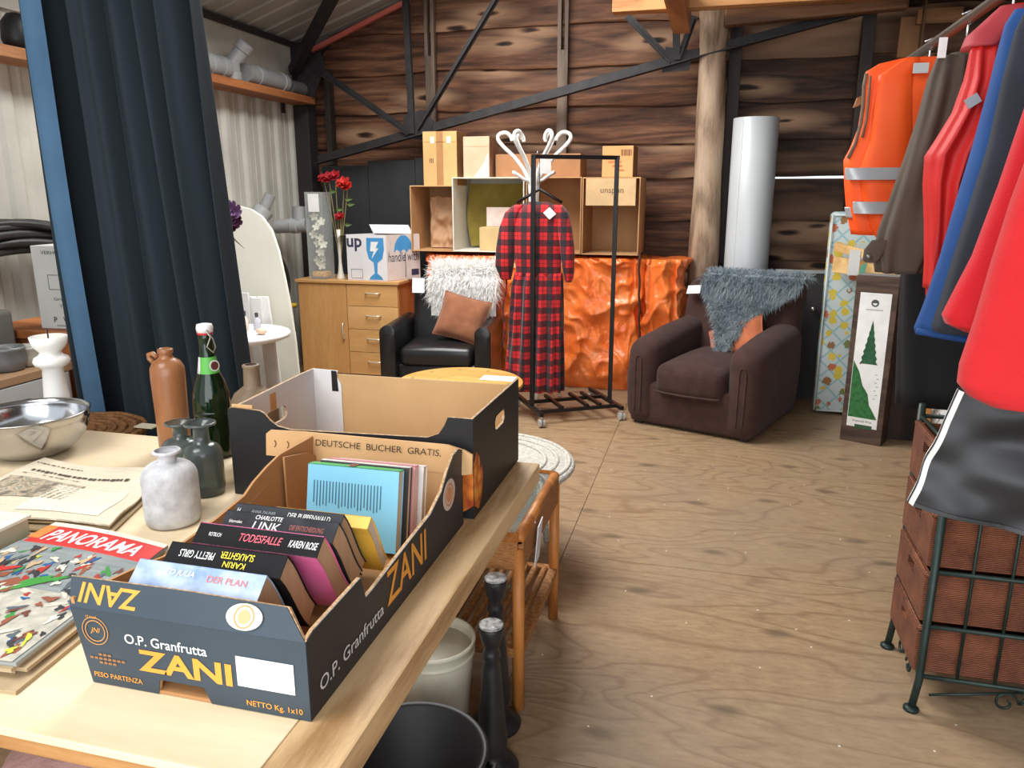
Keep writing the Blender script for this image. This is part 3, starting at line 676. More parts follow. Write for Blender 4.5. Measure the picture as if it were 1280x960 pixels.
sl_ = MB().lathe([(.0005, 0), (.014, 0), (.014, .001), (.0005, .001)], (0, 0, 0), 24).build('round_seal', M((226, 224, 220), .5), gb, local=True)
sl_.rotation_euler = (PI/2-.12, 0, math.radians(342+90)); sl_.location = (.0235*math.cos(math.radians(342)), .0235*math.sin(math.radians(342)), .209)
s2 = MB().lathe([(.0005, 0), (.0105, 0), (.0105, .0012), (.0005, .0012)], (0, 0, 0), 24).build('seal_centre', M((120, 40, 40), .5, col2=(60, 60, 50), scale=120), gb, local=True)
s2.rotation_euler = sl_.rotation_euler; s2.location = Vector(sl_.location)*1.0+Vector((.0006, -.0003, 0))
ring_g = MB().lathe([(.0432, .100), (.0442, .101), (.0442, .109), (.0432, .110)], (gx, gy, T), 36).build('embossed_band', gl, gb, smooth=True)
for ch_ in gb.children: ch_.data.transform(Matrix.Diagonal((1.04, 1.04, 1.14, 1))) if ch_.name[:5] not in ('round', 'seal_') else None
for ch_ in (sl_, s2): ch_.location = Vector((ch_.location.x*1.04, ch_.location.y*1.04, ch_.location.z*1.14))
# brown stoneware flask
v_ = at(308, 594, z=T)
vessel('stone_flask', 'dull brown bottle flask standing behind the black box corner', 'bottle', v_.x-.03, v_.y+.10, [(.04, 0), (.056, .004), (.058, .03), (.058, .135), (.055, .155), (.045, .175), (.030, .187), (.0205, .195), (.019, .238), (.021, .242), (.021, .246), (.016, .247)], M((128, 108, 86), .55, col2=(104, 86, 66), scale=14))
# ---- steel bowl
bx_, by_ = -1.665, 1.512
R = .14
pr = [(.045, 0), (.05, .002)]+[(.05+(R-.05)*math.sin(PI/2*i/10), .002+.108*(1-math.cos(PI/2*i/10))) for i in range(1, 11)]
pr = pr+[(R+.003, .1105), (R+.003, .1115)]+[(r-.0015, z+.0025) for r, z in pr[::-1]]
bwl = tag(MB().lathe(pr, (bx_, by_, T), 56).build('mixing_bowl', M((190, 190, 192), .16, 1, scale=3), smooth=True), 'polished stainless steel mixing bowl at the table edge', 'bowl')
# ---- white turned candle holder
cx, cy = -1.735, 1.675
wc = M((240, 238, 232), .45)
ch = thing('candle_holder', 'white turned wooden candle holder behind the steel bowl', 'candle holder', (cx, cy, T))
MB().lathe([(.055, 0), (.058, .006), (.055, .016), (.042, .022), (.040, .035), (.046, .045), (.046, .055), (.038, .062), (.034, .075), (.026, .185), (.030, .190), (.042, .197), (.046, .207), (.042, .217), (.030, .224), (.026, .232), (.034, .240), (.043, .252), (.047, .275), (.043, .276), (.036, .262), (.01, .258)], (cx, cy, T), 36).build('turned_body', wc, ch, smooth=True)
MB().lathe([(.002, .255), (.002, .29), (.0005, .297)], (cx, cy, T), 8).build('spike', M((60, 58, 56), .4, .8), ch)
vx = at(-4, 540, y=1.62)
tag(MB().lathe([(.03, 0), (.052, .004), (.064, .04), (.060, .09), (.040, .13), (.024, .16), (.022, .19), (.03, .21), (.026, .212), (.016, .18)], (vx.x-.115, 1.60, T), 28).build('white_vase', wc, smooth=True), 'white ceramic vase cut off by the left picture edge', 'vase')
# ---- newspapers, magazines, box, pen
np_m = NT('newsprint'); vv = np_m.mapped((1, 1, 1)); br = np_m.n('ShaderNodeTexBrick'); np_m.l(vv, br.inputs['Vector'])
br.inputs['Scale'].default_value = 18; br.inputs['Mortar Size'].default_value = .018; br.inputs['Brick Width'].default_value = 1.1; br.inputs['Row Height'].default_value = .12
br.inputs['Color1'].default_value = lin((216, 202, 178)); br.inputs['Color2'].default_value = lin((204, 190, 166)); br.inputs['Mortar'].default_value = lin((230, 218, 196))
np_m.base(br.outputs['Color']); np_m = np_m.set(.85)
paper_e = M((198, 176, 140), .9, col2=(150, 128, 98), scale=120, stretch=(.02, .02, 4)); paper_w = M((232, 222, 202), .85)
photo = NT('printed_photo'); nn = photo.noise(photo.mapped((1, 1, 1)), 26, 5, .6, 1.2)
photo.base(photo.ramp(nn.outputs['Fac'], [(.3, (60, 60, 60)), (.45, (140, 130, 112)), (.55, (196, 176, 150)), (.62, (120, 124, 110)), (.75, (214, 206, 190))])); photo = photo.set(.7)
def sheet_stack(name, label, cat, corners, z0, th, wave, mat_top, mat_edge, n=16, layers=3):
    c0, c1, c2, c3 = [Vector((a, b, 0)) for a, b in corners]
    root = thing(name, label, cat, ((c0.x+c2.x)/2, (c0.y+c2.y)/2, z0))
    def S(u, v): return c0*(1-u)*(1-v)+c1*u*(1-v)+c2*u*v+c3*(1-u)*v
    def zt(u, v): return wave(u, v)
    for k in range(layers):
        j = .006*(layers-1-k); mm = MB(); h0, h1 = th*k/layers, th*(k+1)/layers-.0004
        def P(u, v, top):
            p = S(u, v)+Vector((j*math.sin(3*k+1), -j*math.cos(2*k), 0)); p.z = z0+(h1 if top else h0)+zt(u, v)*(k+1)/layers if True else 0; return p
        top = [[P(i/n, jx_/n, 1) for jx_ in range(n+1)] for i in range(n+1)]; bot = [[P(i/n, jx_/n, 0) for jx_ in range(n+1)] for i in range(n+1)]
        def ring(g): return [g[i][0] for i in range(n)]+[g[n][i] for i in range(n)]+[g[i][n] for i in range(n, 0, -1)]+[g[0][i] for i in range(n, 0, -1)]
        mm.grid(lambda u, v: P(u, v, 1), n, n); mm.grid(lambda u, v: P(u, v, 0), n, n)
        mm.loft([ring(bot), ring(top)], True, False)
        mm.build('sheet_bundle', mat_edge if k < layers-1 else mat_top, root)
    return root, (lambda u, v, d=.0008: S(u, v)+Vector((0, 0, z0+th+zt(u, v)+d)))
def patch(fn, u0, u1, v0, v1, mat, parent, name, n=14, off=.0008):
    return MB().grid(lambda a, b: fn(u0+(u1-u0)*a, v0+(v1-v0)*b, off), n, n).build(name, mat, parent, recalc=False)
def ctext(body, fn, u0, u1, v0, v1, mat, parent, off=.0014, shear=0, thick=0):   # lettering that follows a bent sheet
    o = text(body, (0, 0, 0), X_, Y_, mat, parent, width=1, height=1, lift=0, shear=shear, local=True, thick=thick)
    inv = wm(parent).inverted()
    for p in o.data.vertices: p.co = inv @ fn(u0+(u1-u0)*(p.co.x+.5), v0+(v1-v0)*(p.co.y+.5), off)
    return o
npr, nf_ = sheet_stack('newspaper', 'old folded newspaper with curled edge in front of the bowl', 'newspaper', [(-1.50, 1.10), (-1.115, 1.155), (-1.205, 1.43), (-1.56, 1.445)], T+.0005, .012, lambda u, v: .014*math.sin(u*2.6+v*2.2)**2+.010*u*u*math.sin(v*5+.6)**2, np_m, paper_e)
patch(nf_, .04, .58, .30, .62, photo, npr, 'news_photo')
patch(nf_, .42, .90, .10, .58, paper_w, npr, 'page_margin')
rs = random.Random(11)
def strokes(v0, v1, u0, u1, cl):
    u = u0
    while u < u1:
        w = rs.uniform(.012, .035); patch(nf_, u, min(u+w, u1), v0+rs.uniform(-.005, .008), v1, M(cl, .8), npr, 'headline_mark', 2, .0012); u += w+rs.uniform(.004, .018)
strokes(.73, .765, .10, .84, (84, 74, 64)); strokes(.88, .895, .03, .4, (120, 110, 96)); strokes(.68, .69, .08, .5, (130, 120, 106))
ill = NT('illustration'); vo = ill.n('ShaderNodeTexVoronoi'); ill.l(ill.mapped((1, 1, 1)), vo.inputs['Vector']); vo.inputs['Scale'].default_value = 46
nn = ill.noise(ill.mapped((1, 1, 1)), 30, 3, .6, 2.0)
pal = ill.ramp(nn.outputs['Fac'], [(.30, (52, 50, 52)), (.38, (132, 74, 56)), (.45, (176, 160, 130)), (.50, (96, 112, 120)), (.56, (186, 60, 50)), (.60, (66, 124, 70)), (.66, (216, 206, 186)), (.74, (70, 104, 150))], 'CONSTANT')
ill.base(ill.mix(.25, pal, lin((120, 126, 126)))); ill = ill.set(.45)
mgr, mf_ = sheet_stack('magazine_pile', 'pile of old magazines topped by one with a red PANORAMA banner', 'magazines', [(-1.20, .70), (-.885, .725), (-.925, 1.085), (-1.205, 1.118)], T+.0005, .030, lambda u, v: .006*math.sin(u*3)*v, M((146, 150, 148), .45), paper_e, layers=5)
patch(mf_, 0, 1, .965, 1, paper_w, mgr, 'page_margin')
patch(mf_, .03, 1, .80, .965, red_p, mgr, 'title_banner')
patch(mf_, .0, .10, .84, .965, M((224, 140, 70), .5), mgr, 'corner_flash', off=.0010)
ctext('PANORAMA', mf_, .12, .88, .83, .935, white_p, mgr, shear=.25, thick=.02)
patch(mf_, .0, .98, .46, .80, M((120, 130, 132), .45, col2=(150, 156, 154), scale=30, stretch=(.4, 3, 1)), mgr, 'cover_scene')
patch(mf_, .0, .98, .0, .46, M((206, 200, 184), .45, col2=(160, 158, 148), scale=40), mgr, 'cover_scene')
def blob(cu, cv, ru, rv, col, ang=0, off=.0016, n=14):
    pts = []
    for i in range(n):
        a = 2*PI*i/n; k = 1+.35*math.sin(3*a+cu*40)+.2*math.sin(5*a+cv*70); u, v = ru*k*math.cos(a), rv*k*math.sin(a)
        pts.append((cu+u*math.cos(ang)-v*math.sin(ang), cv+u*math.sin(ang)+v*math.cos(ang)))
    vs = [mf_(min(max(u, .01), .99), min(max(v, .01), .79), off) for u, v in pts]
    MB().add(vs, [tuple(range(n))]).build('printed_figure', M(col, .5), mgr, recalc=False)
rs = random.Random(3)
cols = [(176, 52, 44), (60, 140, 66), (40, 92, 150), (214, 206, 190), (146, 84, 60), (60, 58, 60), (196, 168, 130), (200, 210, 70), (110, 60, 50), (90, 100, 110), (220, 214, 200), (50, 50, 54)]
for i in range(170): blob(rs.uniform(.03, .96), rs.uniform(.03, .77), rs.uniform(.014, .05), rs.uniform(.008, .026), rs.choice(cols), rs.uniform(0, 3), off=.0012+i*.00001)
blob(.55, .50, .13, .035, (64, 150, 60), .6, .0026); blob(.42, .22, .17, .05, (38, 96, 150), .5, .0026); blob(.25, .2, .12, .03, (226, 222, 212), .8, .0024); blob(.2, .55, .1, .04, (196, 52, 46), .3, .0026); blob(.12, .42, .07, .03, (206, 214, 66), 0, .0026); blob(.40, .46, .13, .03, (150, 84, 62), .5, .0025); blob(.68, .12, .12, .03, (214, 208, 196), .5, .0025)
wl2 = sheet_stack('journal', 'curled grey journal peeking out beside the fruit box', 'magazine', [(-.905, 1.0), (-.845, 1.0), (-.835, 1.10), (-.91, 1.095)], T+.0005, .022, lambda u, v: .02*u*u*v, M((190, 184, 170), .6, col2=(70, 68, 66), scale=70, stretch=(1, 6, 1)), paper_e, n=8)
cbx = thing('cream_box', 'pale cream cardboard box at the left edge by the newspaper', 'box', (-1.33, 1.02, T))
MB().box(-1.52, -1.222, .95, 1.075, T+.001, T+.055).build('body', M((178, 172, 146), .8), cbx, bevel=.002); MB().box(-1.525, -1.218, .945, 1.08, T+.055, T+.062).build('lid', M((226, 226, 208), .8), cbx, bevel=.002)
pen = thing('ballpoint_pen', 'light blue plastic pen lying beside the fruit box', 'pen', (-.90, 1.2, T))
pa, pb_ = at(266, 664, z=T+.006), at(290, 646, z=T+.006)
MB().tube([pa, pa+(pb_-pa)*.15, pb_], [.002, .006, .006], 10).build('barrel', M((70, 168, 206), .35), pen, smooth=True); MB().tube([pb_, pb_+(pb_-pa)*.25], [.005, .002], 8).build('tip', M((236, 236, 236), .4), pen, smooth=True)
# wicker basket rim behind the bench with a paper tag
wk = M((150, 104, 62), .8, col2=(100, 64, 34), scale=60, bump=.6, bscale=70)
bkx, bky = -2.0, 1.965
bsk = thing('wicker_basket', 'round brown wicker basket stool between the workbench and the curtain', 'basket', (bkx, bky, 0))
MB().lathe([(.20, 0), (.215, .1), (.21, .5), (.22, .70), (.225, .735), (.20, .742), (.10, .745), (.01, .746)], (bkx, bky, 0), 36).build('woven_body', wk, bsk, smooth=True)
for i in range(6): MB().tube([(bkx+(.222-.03*i)*math.cos(a), bky+(.222-.03*i)*math.sin(a), .742+.002*math.sin(a*9+i)) for a in [2*PI*j/40 for j in range(40)]], .008, 6, closed=True).build('rim_coil', wk, bsk, smooth=True)
tg = at(183, 527, z=.77); MB().box(tg.x-.035, tg.x+.035, tg.y-.02, tg.y+.02, .753, .757).build('paper_tag', M((232, 222, 192), .8), bsk)

# ================================================================== under and beside the workbench
ratt = wood((196, 126, 62), (150, 88, 38), axis=2, scale=2, rough=.45); ratt_w = M((186, 130, 74), .7, col2=(130, 82, 42), scale=70, stretch=(1, 1, 6), bump=.5, bscale=90)
rt = thing('rattan_table', 'two tier rattan side table with a glass top, at the end of the workbench', 'table', (-.74, 2.21, 0))
rx0, rx1, ry0, ry1, rz = -1.0, -.485, 1.95, 2.47, .55
for x in (rx0, rx1):
    for y in (ry0, ry1): MB().tube([(x, y, 0), (x, y, .52)], .018, 12).build('leg', ratt, rt, smooth=True)
for nm, z0, z1 in (('woven_apron', .455, rz-.005), ('shelf_rim', .175, .205)):
    m = MB()
    for a, b in (((rx0, ry0), (rx1, ry0)), ((rx1, ry0), (rx1, ry1)), ((rx1, ry1), (rx0, ry1)), ((rx0, ry1), (rx0, ry0))):
        m.bar((a[0], a[1], (z0+z1)/2), (b[0], b[1], (z0+z1)/2), .03, z1-z0)
    m.build(nm, ratt_w, rt, bevel=.004)
for k in range(4):
    z = rz+.0
    a, b = [((rx0, ry0), (rx1, ry0)), ((rx1, ry0), (rx1, ry1)), ((rx1, ry1), (rx0, ry1)), ((rx0, ry1), (rx0, ry0))][k]
    MB().tube([(a[0], a[1], z), (b[0], b[1], z)], .017, 10).build('top_rail', ratt, rt, smooth=True)
for i in range(14):
    x = rx0+.03+i*(rx1-rx0-.06)/13; MB().tube([(x, ry0+.01, .2), (x, ry1-.01, .2)], .012, 6).build('shelf_cane', ratt_w, rt, smooth=True)
glm = NT('clear_glass'); glm.base(lin((214, 224, 220))); glm = glm.set(.03, trans=.9, ior=1.45)
MB().box(rx0+.012, rx1-.012, ry0+.012, ry1-.012, rz+.004, rz+.010).build('glass_top', glm, rt)
MB().box(rx0+.015, rx1-.015, ry0+.015, ry1-.015, rz-.03, rz-.02).build('woven_top', M((170, 156, 138), .8, col2=(140, 124, 104), scale=50, stretch=(1, 5, 1)), rt)
tgm = MB().obox((-.462, 2.06, .40), (.03, .012, .012), (.0, .055, .01), (.006, .0, .13)); MB().obox((-.464, 2.06, .41), (.003, 0, 0), (.0, .06, .01), (.01, .0, .13)).build('price_tag', M((222, 222, 226), .6), rt)
MB().tube([(-.468, 2.09, .54), (-.475, 2.09, .56)], .0015, 5).build('tag_string', white_p, rt)
# white woven round table beyond
ww = M((214, 210, 200), .7, col2=(168, 164, 154), scale=90, bump=.5, bscale=110)
wt = thing('woven_table', 'round white woven side table just past the rattan table', 'table', (-.87, 2.9, 0))
WR = .375
MB().lathe([(.01, .40), (WR-.02, .40), (WR, .405), (WR+.004, .415), (WR, .425), (WR-.01, .43), (.01, .428)], (-.87, 2.9, 0), 48).build('top', ww, wt, smooth=True)
for r in (WR-.02, WR-.07, WR-.12): MB().tube([(-.87+r*math.cos(a), 2.9+r*math.sin(a), .43) for a in [2*PI*j/48 for j in range(48)]], .009, 6, closed=True).build('woven_ring', ww, wt, smooth=True)
for a in (.7, 2.2, 3.8, 5.3): MB().tube([(-.87+.26*math.cos(a), 2.9+.26*math.sin(a), .40), (-.87+.3*math.cos(a), 2.9+.3*math.sin(a), 0)], .014, 8).build('leg', ww, wt, smooth=True)
# bucket, tub, candlesticks, pouffe
bu = thing('bucket', 'cream enamel bucket on the floor under the workbench edge', 'bucket', (-.69, 1.83, 0))
cream = M((206, 202, 184), .4, col2=(186, 180, 160), scale=10)
MB().lathe([(.085, 0), (.09, .004), (.112, .25), (.114, .292), (.119, .295), (.119, .303), (.113, .305), (.108, .29), (.106, .25), (.085, .01), (.01, .008)], (-.69, 1.79, 0), 40).build('body', cream, bu, smooth=True)
MB().lathe([(.1125, .258), (.1165, .262), (.1165, .268), (.1125, .272)], (-.69, 1.79, 0), 40).build('rolled_band', cream, bu, smooth=True)
tb = thing('rubber_tub', 'wide black rubber tub under the near corner of the workbench', 'tub', (-.56, 1.42, 0))
rub = M((30, 30, 32), .5, col2=(22, 22, 24), scale=12)
MB().lathe([(.11, 0), (.125, .01), (.165, .24), (.175, .25), (.178, .26), (.172, .266), (.160, .26), (.118, .02), (.01, .015)], (-.60, 1.40, 0), 44).build('body', rub, tb, smooth=True)
for s in (-1, 1): MB().tube([(-.60+s*.165, 1.37, .235), (-.60+s*.195, 1.38, .243), (-.60+s*.195, 1.42, .243), (-.60+s*.165, 1.43, .235)], .009, 8).build('handle', rub, tb, smooth=True)
def candlestick(label, x, y, h):
    c = thing('candlestick', label, 'candlestick', (x, y, 0), 0, 'black candlesticks on the floor')
    bk_ = M((38, 38, 40), .38, col2=(26, 26, 28), scale=30)
    s = h/.46
    MB().lathe([(r, z*s) for r, z in [(.070, 0), (.072, .010), (.064, .022), (.046, .036), (.034, .055), (.040, .075), (.042, .10), (.036, .16), (.030, .25), (.024, .33), (.020, .355), (.025, .365), (.022, .378), (.018, .392), (.024, .405), (.031, .43), (.033, .452), (.030, .46), (.026, .452), (.01, .445)]], (x, y, 0), 28).build('turned_stem', bk_, c, smooth=True)
    MB().lathe([(.0285, h-.005), (.0315, h-.002), (.0315, h+.002), (.0285, h+.003)], (x, y, 0), 28).build('worn_rim', M((190, 188, 184), .5, col2=(60, 60, 60), scale=60), c, smooth=True)
    MB().lathe([(.004, h-.012), (.0265, h-.010), (.0265, h-.004), (.004, h-.006)], (x, y, 0), 20).build('socket_cup', M((150, 150, 150), .4, .4, col2=(60, 60, 62), scale=90), c, smooth=True)
candlestick('tall black turned candlestick next to the rattan table leg', -.528, 1.862, .468)
candlestick('tall black turned candlestick standing nearer the black tub', -.492, 1.69, .43)
pf = at(72, 950, z=.42)
MBp = MB().lathe([(.05, .0), (.12, .01), (.14, .05), (.15, .2), (.14, .36), (.115, .405), (.06, .425), (.005, .43)], (pf.x-.02, pf.y+.05, 0), 36)
po = thing('pouffe', 'dusty pink round pouffe under the front of the workbench', 'pouffe', (pf.x-.02, pf.y+.05, 0))
MBp.build('body', M((196, 158, 152), .9, col2=(170, 130, 124), scale=14, bump=.4, bscale=40), po, smooth=True)
MB().tube([(pf.x-.02+.142*math.cos(a), pf.y+.05+.142*math.sin(a), .35) for a in [2*PI*j/40 for j in range(40)]], .006, 6, closed=True).build('piping', M((150, 116, 112), .9), po, smooth=True)

# ================================================================== round table with printed rings
rc = Vector((-1.36, 3.98, 0)); RZ = .5
c1, c2 = at(500, 472, z=RZ), at(652, 480, z=RZ); rc = (c1+c2)/2; rr_ = (c2-c1).length/2; 
rtab = thing('round_table', 'round varnished pine coffee table behind the black box', 'table', (rc.x, rc.y, 0))
tp = MB().lathe([(.01, RZ-.03), (rr_-.01, RZ-.03), (rr_, RZ-.022), (rr_, RZ-.006), (rr_-.008, RZ), (.01, RZ)], (rc.x, rc.y, 0), 56).build('top', wood((232, 180, 104), (210, 152, 76), axis=0, scale=.8, rough=.35), rtab, angle=40)
for r, w, cl in ((.135, .006, (170, 160, 96)),):
    flat(ring_poly(r-w/2, r+w/2, 40), (rc.x, rc.y, RZ), X_, Y_, M(cl, .5), tp, 'painted_ring')
for i in range(20):
    a = 2*PI*i/20; flat(circ(.007 if i % 2 else .011, 8), (rc.x+(.135 if i % 2 else rr_-.07)*math.cos(a), rc.y+(.135 if i % 2 else rr_-.07)*math.sin(a), RZ), X_, Y_, M((150, 140, 84), .5), tp, 'painted_dot', lift=.0011)
MB().lathe([(.05, .04), (.035, .1), (.03, RZ-.03)], (rc.x, rc.y, 0), 20).build('column', wood((214, 160, 90), (180, 120, 60), axis=2), rtab, smooth=True)
for a in (.5, 2.07, 3.64, 5.2): MB().bar((rc.x, rc.y, .05), (rc.x+.26*math.cos(a), rc.y+.26*math.sin(a), .02), .05, .04).build('foot', wood((214, 160, 90), (180, 120, 60), axis=0), rtab, bevel=.004)
pp = at(622, 473, z=RZ)
tag(MB().box(pp.x-.09, pp.x+.10, pp.y-.06, pp.y+.05, RZ+.0006, RZ+.003).build('paper_sheet', white_p), 'white paper sheet lying on the round pine table', 'paper')

# ================================================================== oak cabinet with drawers
oak = wood((220, 172, 112), (200, 148, 90), axis=2, scale=.9, rough=.45, bump=.04, freq=10); oakx = wood((222, 176, 118), (204, 154, 96), axis=0, scale=.9, rough=.45, bump=.04, freq=10)
CX0, CX1, CY0, CY1, CZ = -3.30, -2.415, 5.70, 6.15, .82
cab = thing('cabinet', 'light oak cabinet with one door and four drawers', 'cabinet', ((CX0+CX1)/2, (CY0+CY1)/2, 0))
MB().box(CX0, CX1, CY0+.018, CY1, .04, CZ-.025).build('carcass', wood((206, 140, 82), (180, 112, 60), axis=2, scale=.9, rough=.45, freq=10), cab)
MB().box(CX0+.02, CX1-.02, CY0+.06, CY1, 0, .04).build('plinth', M((120, 84, 50), .6), cab)
MB().box(CX0-.015, CX1+.015, CY0-.015, CY1, CZ-.025, CZ).build('top', oakx, cab, bevel=.004)
mid = -2.865
hm = M((236, 224, 200), .3, .5)
def pull(parent, a, b):
    a, b = Vector(a), Vector(b); o = Vector((0, -.028, 0))
    MB().tube([a, a+o*.7, a+o+(b-a)*.2, b+o-(b-a)*.2, b+o*.7, b], .0065, 8).build('handle', hm, parent, smooth=True)
d = MB().box(CX0+.004, mid-.003, CY0, CY0+.018, .045, CZ-.028).build('door', oak, cab, bevel=.002)
pull(d, (mid-.035, CY0, .34), (mid-.035, CY0, .47))
dz = [.045, .235, .425, .615, CZ-.028]
for i in range(4):
    d = MB().box(mid+.003, CX1-.004, CY0, CY0+.018, dz[i]+.002, dz[i+1]-.002).build('drawer', oakx, cab, bevel=.002)
    cxm = (mid+CX1)/2+.01; zc = (dz[i]+dz[i+1])/2+.02; pull(d, (cxm-.06, CY0, zc), (cxm+.06, CY0, zc))
# on the cabinet: transport box
wcard = M((226, 224, 226), .7, col2=(214, 212, 214), scale=5); wc2 = M((214, 200, 192), .75)
BX0, BX1, BY0, BY1, BZ = -2.885, -2.485, 5.735, 5.96, 1.19
# box turned: left face toward the viewer, right face to the right
ub = thing('transport_box', 'white moving box printed with a blue glass and umbrella, on the cabinet', 'box', (-2.68, 5.9, CZ))
pA, pB, pC = Vector((-2.86, 5.735, CZ)), Vector((-2.505, 5.715, CZ)), Vector((-2.335, 6.0, CZ))
uL = (pB-pA); uR = (pC-pB); pD = pA+uR; Hh = .365
def wall_(a, b, nm, mt):
    n = Vector((b-a).cross(Z_)).normalized()*-.004
    return MB().obox(a, b-a, n, Z_*Hh).build(nm, mt, ub)
lf = wall_(pA, pB, 'front_panel', wcard); rf = wall_(pB, pC, 'side_panel', wc2); wall_(pC, pD, 'back_panel', wc2); wall_(pD, pA, 'side_panel', wcard)
MB().add([pA+Z_*.002, pB+Z_*.002, pC+Z_*.002, pD+Z_*.002, pA+Z_*.006, pB+Z_*.006, pC+Z_*.006, pD+Z_*.006], [(0, 3, 2, 1), (4, 5, 6, 7), (0, 1, 5, 4), (1, 2, 6, 5), (2, 3, 7, 6), (3, 0, 4, 7)]).build('base', kraft, ub)
MB().obox(pA+uR*.8+Z_*Hh, uL*1.0, Vector((0, .003, 0)), Vector((-.05, .03, .07))).build('open_flap', white_p, ub)
MB().obox(pA+Z_*Hh, uR*.9, Vector((.003, 0, 0)), Vector((-.12, -.02, -.01))).build('open_flap', white_p, ub)
uLn, uRn = uL.normalized(), uR.normalized(); wL = uL.length; wR = uR.length
blue_p = M((72, 150, 206), .5); navy_p = M((56, 60, 84), .5)
F = lambda a, b: pA+uLn*(a*wL)+Z_*(b*Hh)-Vector((0, .0045, 0))*0
text('up', F(.20, .78), uLn, Z_, navy_p, lf, width=.135, thick=.025)
g = [(-.075, .33), (.075, .33), (.078, .24), (.060, .165), (.018, .135), (.012, .05), (.05, .022), (.062, .0), (-.062, .0), (-.05, .022), (-.012, .05), (-.018, .135), (-.060, .165), (-.078, .24)]
flat(g, F(.72, .03), uLn, Z_, blue_p, lf, 'glass_symbol')
flat([(-.035, .30), (.03, .30), (.005, .25), (.03, .25), (-.035, .165), (-.012, .225), (-.045, .225)], F(.72, .03), uLn, Z_, white_p, lf, 'crack_symbol', lift=.0014)
for q in (rect(.10, .003, .085, .09), rect(.10, .003, .085, .02), rect(.003, .07, .035, .055), rect(.003, .07, .135, .055)): flat(q, F(0, 0), uLn, Z_, navy_p, lf, 'printed_frame')
Rr = lambda a, b: pB+uRn*(a*wR)+Z_*(b*Hh)
um = [(.095*math.cos(PI*i/16), .14*math.sin(PI*i/16)) for i in range(17)]+[(-.095+.19*i/12, .028*abs(math.sin(PI*3*i/12))) for i in range(1, 12)]
flat(um, Rr(.5, .60), uRn, Z_, blue_p, rf, 'umbrella_symbol')
flat(rect(.006, .20), Rr(.55, .33), uRn, Z_, navy_p, rf, 'umbrella_shaft')
text('handle with', Rr(.5, .52), uRn, Z_+uRn*.08, navy_p, rf, width=.30, height=.075, lift=.0016)
flat(rect(.075, .05), Rr(.84, .16), uRn, Z_, navy_p, rf, 'printed_mark')
# glass vase with orchids and price card; rose in a slim vase
vz = NT('vase_glass'); vz.base(lin((224, 230, 228))); vz = vz.set(.04, alpha=.16)
q0 = Vector((-3.125, 5.80, CZ))
ov = thing('orchid_vase', 'tall square glass vase of white orchids with a white price card', 'vase', q0)
m = MB(); w = .075; Hv = .70
for (a, b) in (((-w, -w), (w, -w)), ((w, -w), (w, w)), ((w, w), (-w, w)), ((-w, w), (-w, -w))): m.bar((q0.x+a[0], q0.y+a[1], CZ+Hv/2), (q0.x+b[0], q0.y+b[1], CZ+Hv/2), .004, Hv-.01)
m.build('glass_sides', vz, ov); MB().box(q0.x-w, q0.x+w, q0.y-w, q0.y+w, CZ, CZ+.012).build('glass_base', vz, ov)
MB().rbox(q0.x-.062, q0.x+.062, q0.y-.062, q0.y+.062, CZ+.013, CZ+.06, .015).build('amber_filling', M((206, 140, 60), .4, col2=(236, 190, 110), scale=60, bump=.6, bscale=80), ov)
MB().tube([(q0.x+.01, q0.y, CZ+.06), (q0.x-.01, q0.y, CZ+.3), (q0.x+.012, q0.y, CZ+.58)], .004, 6).build('stem', M((96, 120, 70), .6), ov)
def flower(c, r, mat, parent, n=5, tilt=(0, -1, .2), name='blossom', cup=.3):
    c = Vector(c); nrm = Vector(tilt).normalized(); u = nrm.cross(Vector((.13, .2, 1))).normalized(); v = nrm.cross(u); m = MB()
    for i in range(n):
        a = 2*PI*i/n; d = u*math.cos(a)+v*math.sin(a); s = u*-math.sin(a)+v*math.cos(a)
        P = [c, c+d*r*.35+s*r*.34+nrm*cup*r*.3, c+d*r*.85+s*r*.30+nrm*cup*r*.7, c+d*r+nrm*cup*r, c+d*r*.85-s*r*.30+nrm*cup*r*.7, c+d*r*.35-s*r*.34+nrm*cup*r*.3, c+d*r*.55+nrm*cup*r*.1]
        m.add(P, [(0, 1, 6), (1, 2, 6), (2, 3, 6), (3, 4, 6), (4, 5, 6), (5, 0, 6)])
    return m.build(name, mat, parent, recalc=False, smooth=True)
orm = M((238, 234, 214), .6)
rs = random.Random(5)
for k, (dx, dz_) in enumerate(((-.025, .50), (.03, .46), (.0, .42), (-.04, .36), (.025, .33), (-.01, .29), (.045, .28), (.02, .22), (.035, .17), (-.02, .15), (.01, .11))):
    flower((q0.x+dx, q0.y-.035+rs.uniform(-.01, .02), CZ+dz_), .038, orm, ov, 5, (rs.uniform(-.4, .4), -1, rs.uniform(-.2, .5)))
MB().box(q0.x-.045, q0.x+.05, q0.y-w-.006, q0.y-w-.003, CZ+.54, CZ+.68).build('price_card', white_p, ov)
r0 = Vector((-2.955, 5.80, CZ))
rv = thing('rose_vase', 'slim glass bud vase with red silk roses beside the orchid vase', 'vase', r0)
MB().lathe([(.034, 0), (.036, .008), (.020, .06), (.013, .14), (.013, .30), (.020, .40), (.018, .40), (.0115, .30), (.0115, .14), (.016, .06), (.01, .02)], r0, 24).build('bud_vase', M((226, 222, 212), .2, col2=(210, 206, 196)), rv, smooth=True)
grn = M((92, 112, 64), .6); redm = M((176, 26, 36), .6, col2=(140, 16, 30), scale=30); redo = M((206, 56, 40), .6, col2=(176, 30, 30), scale=30)
def rose(c, r, mat):
    for k, (rr, cp, nn) in enumerate(((r, .35, 6), (r*.75, .8, 5), (r*.5, 1.5, 4))):
        flower(Vector(c)+Vector((0, -.004*k, .002*k)), rr, mat, rv, nn, (.1*k, -.8, .7), 'petals', cp)
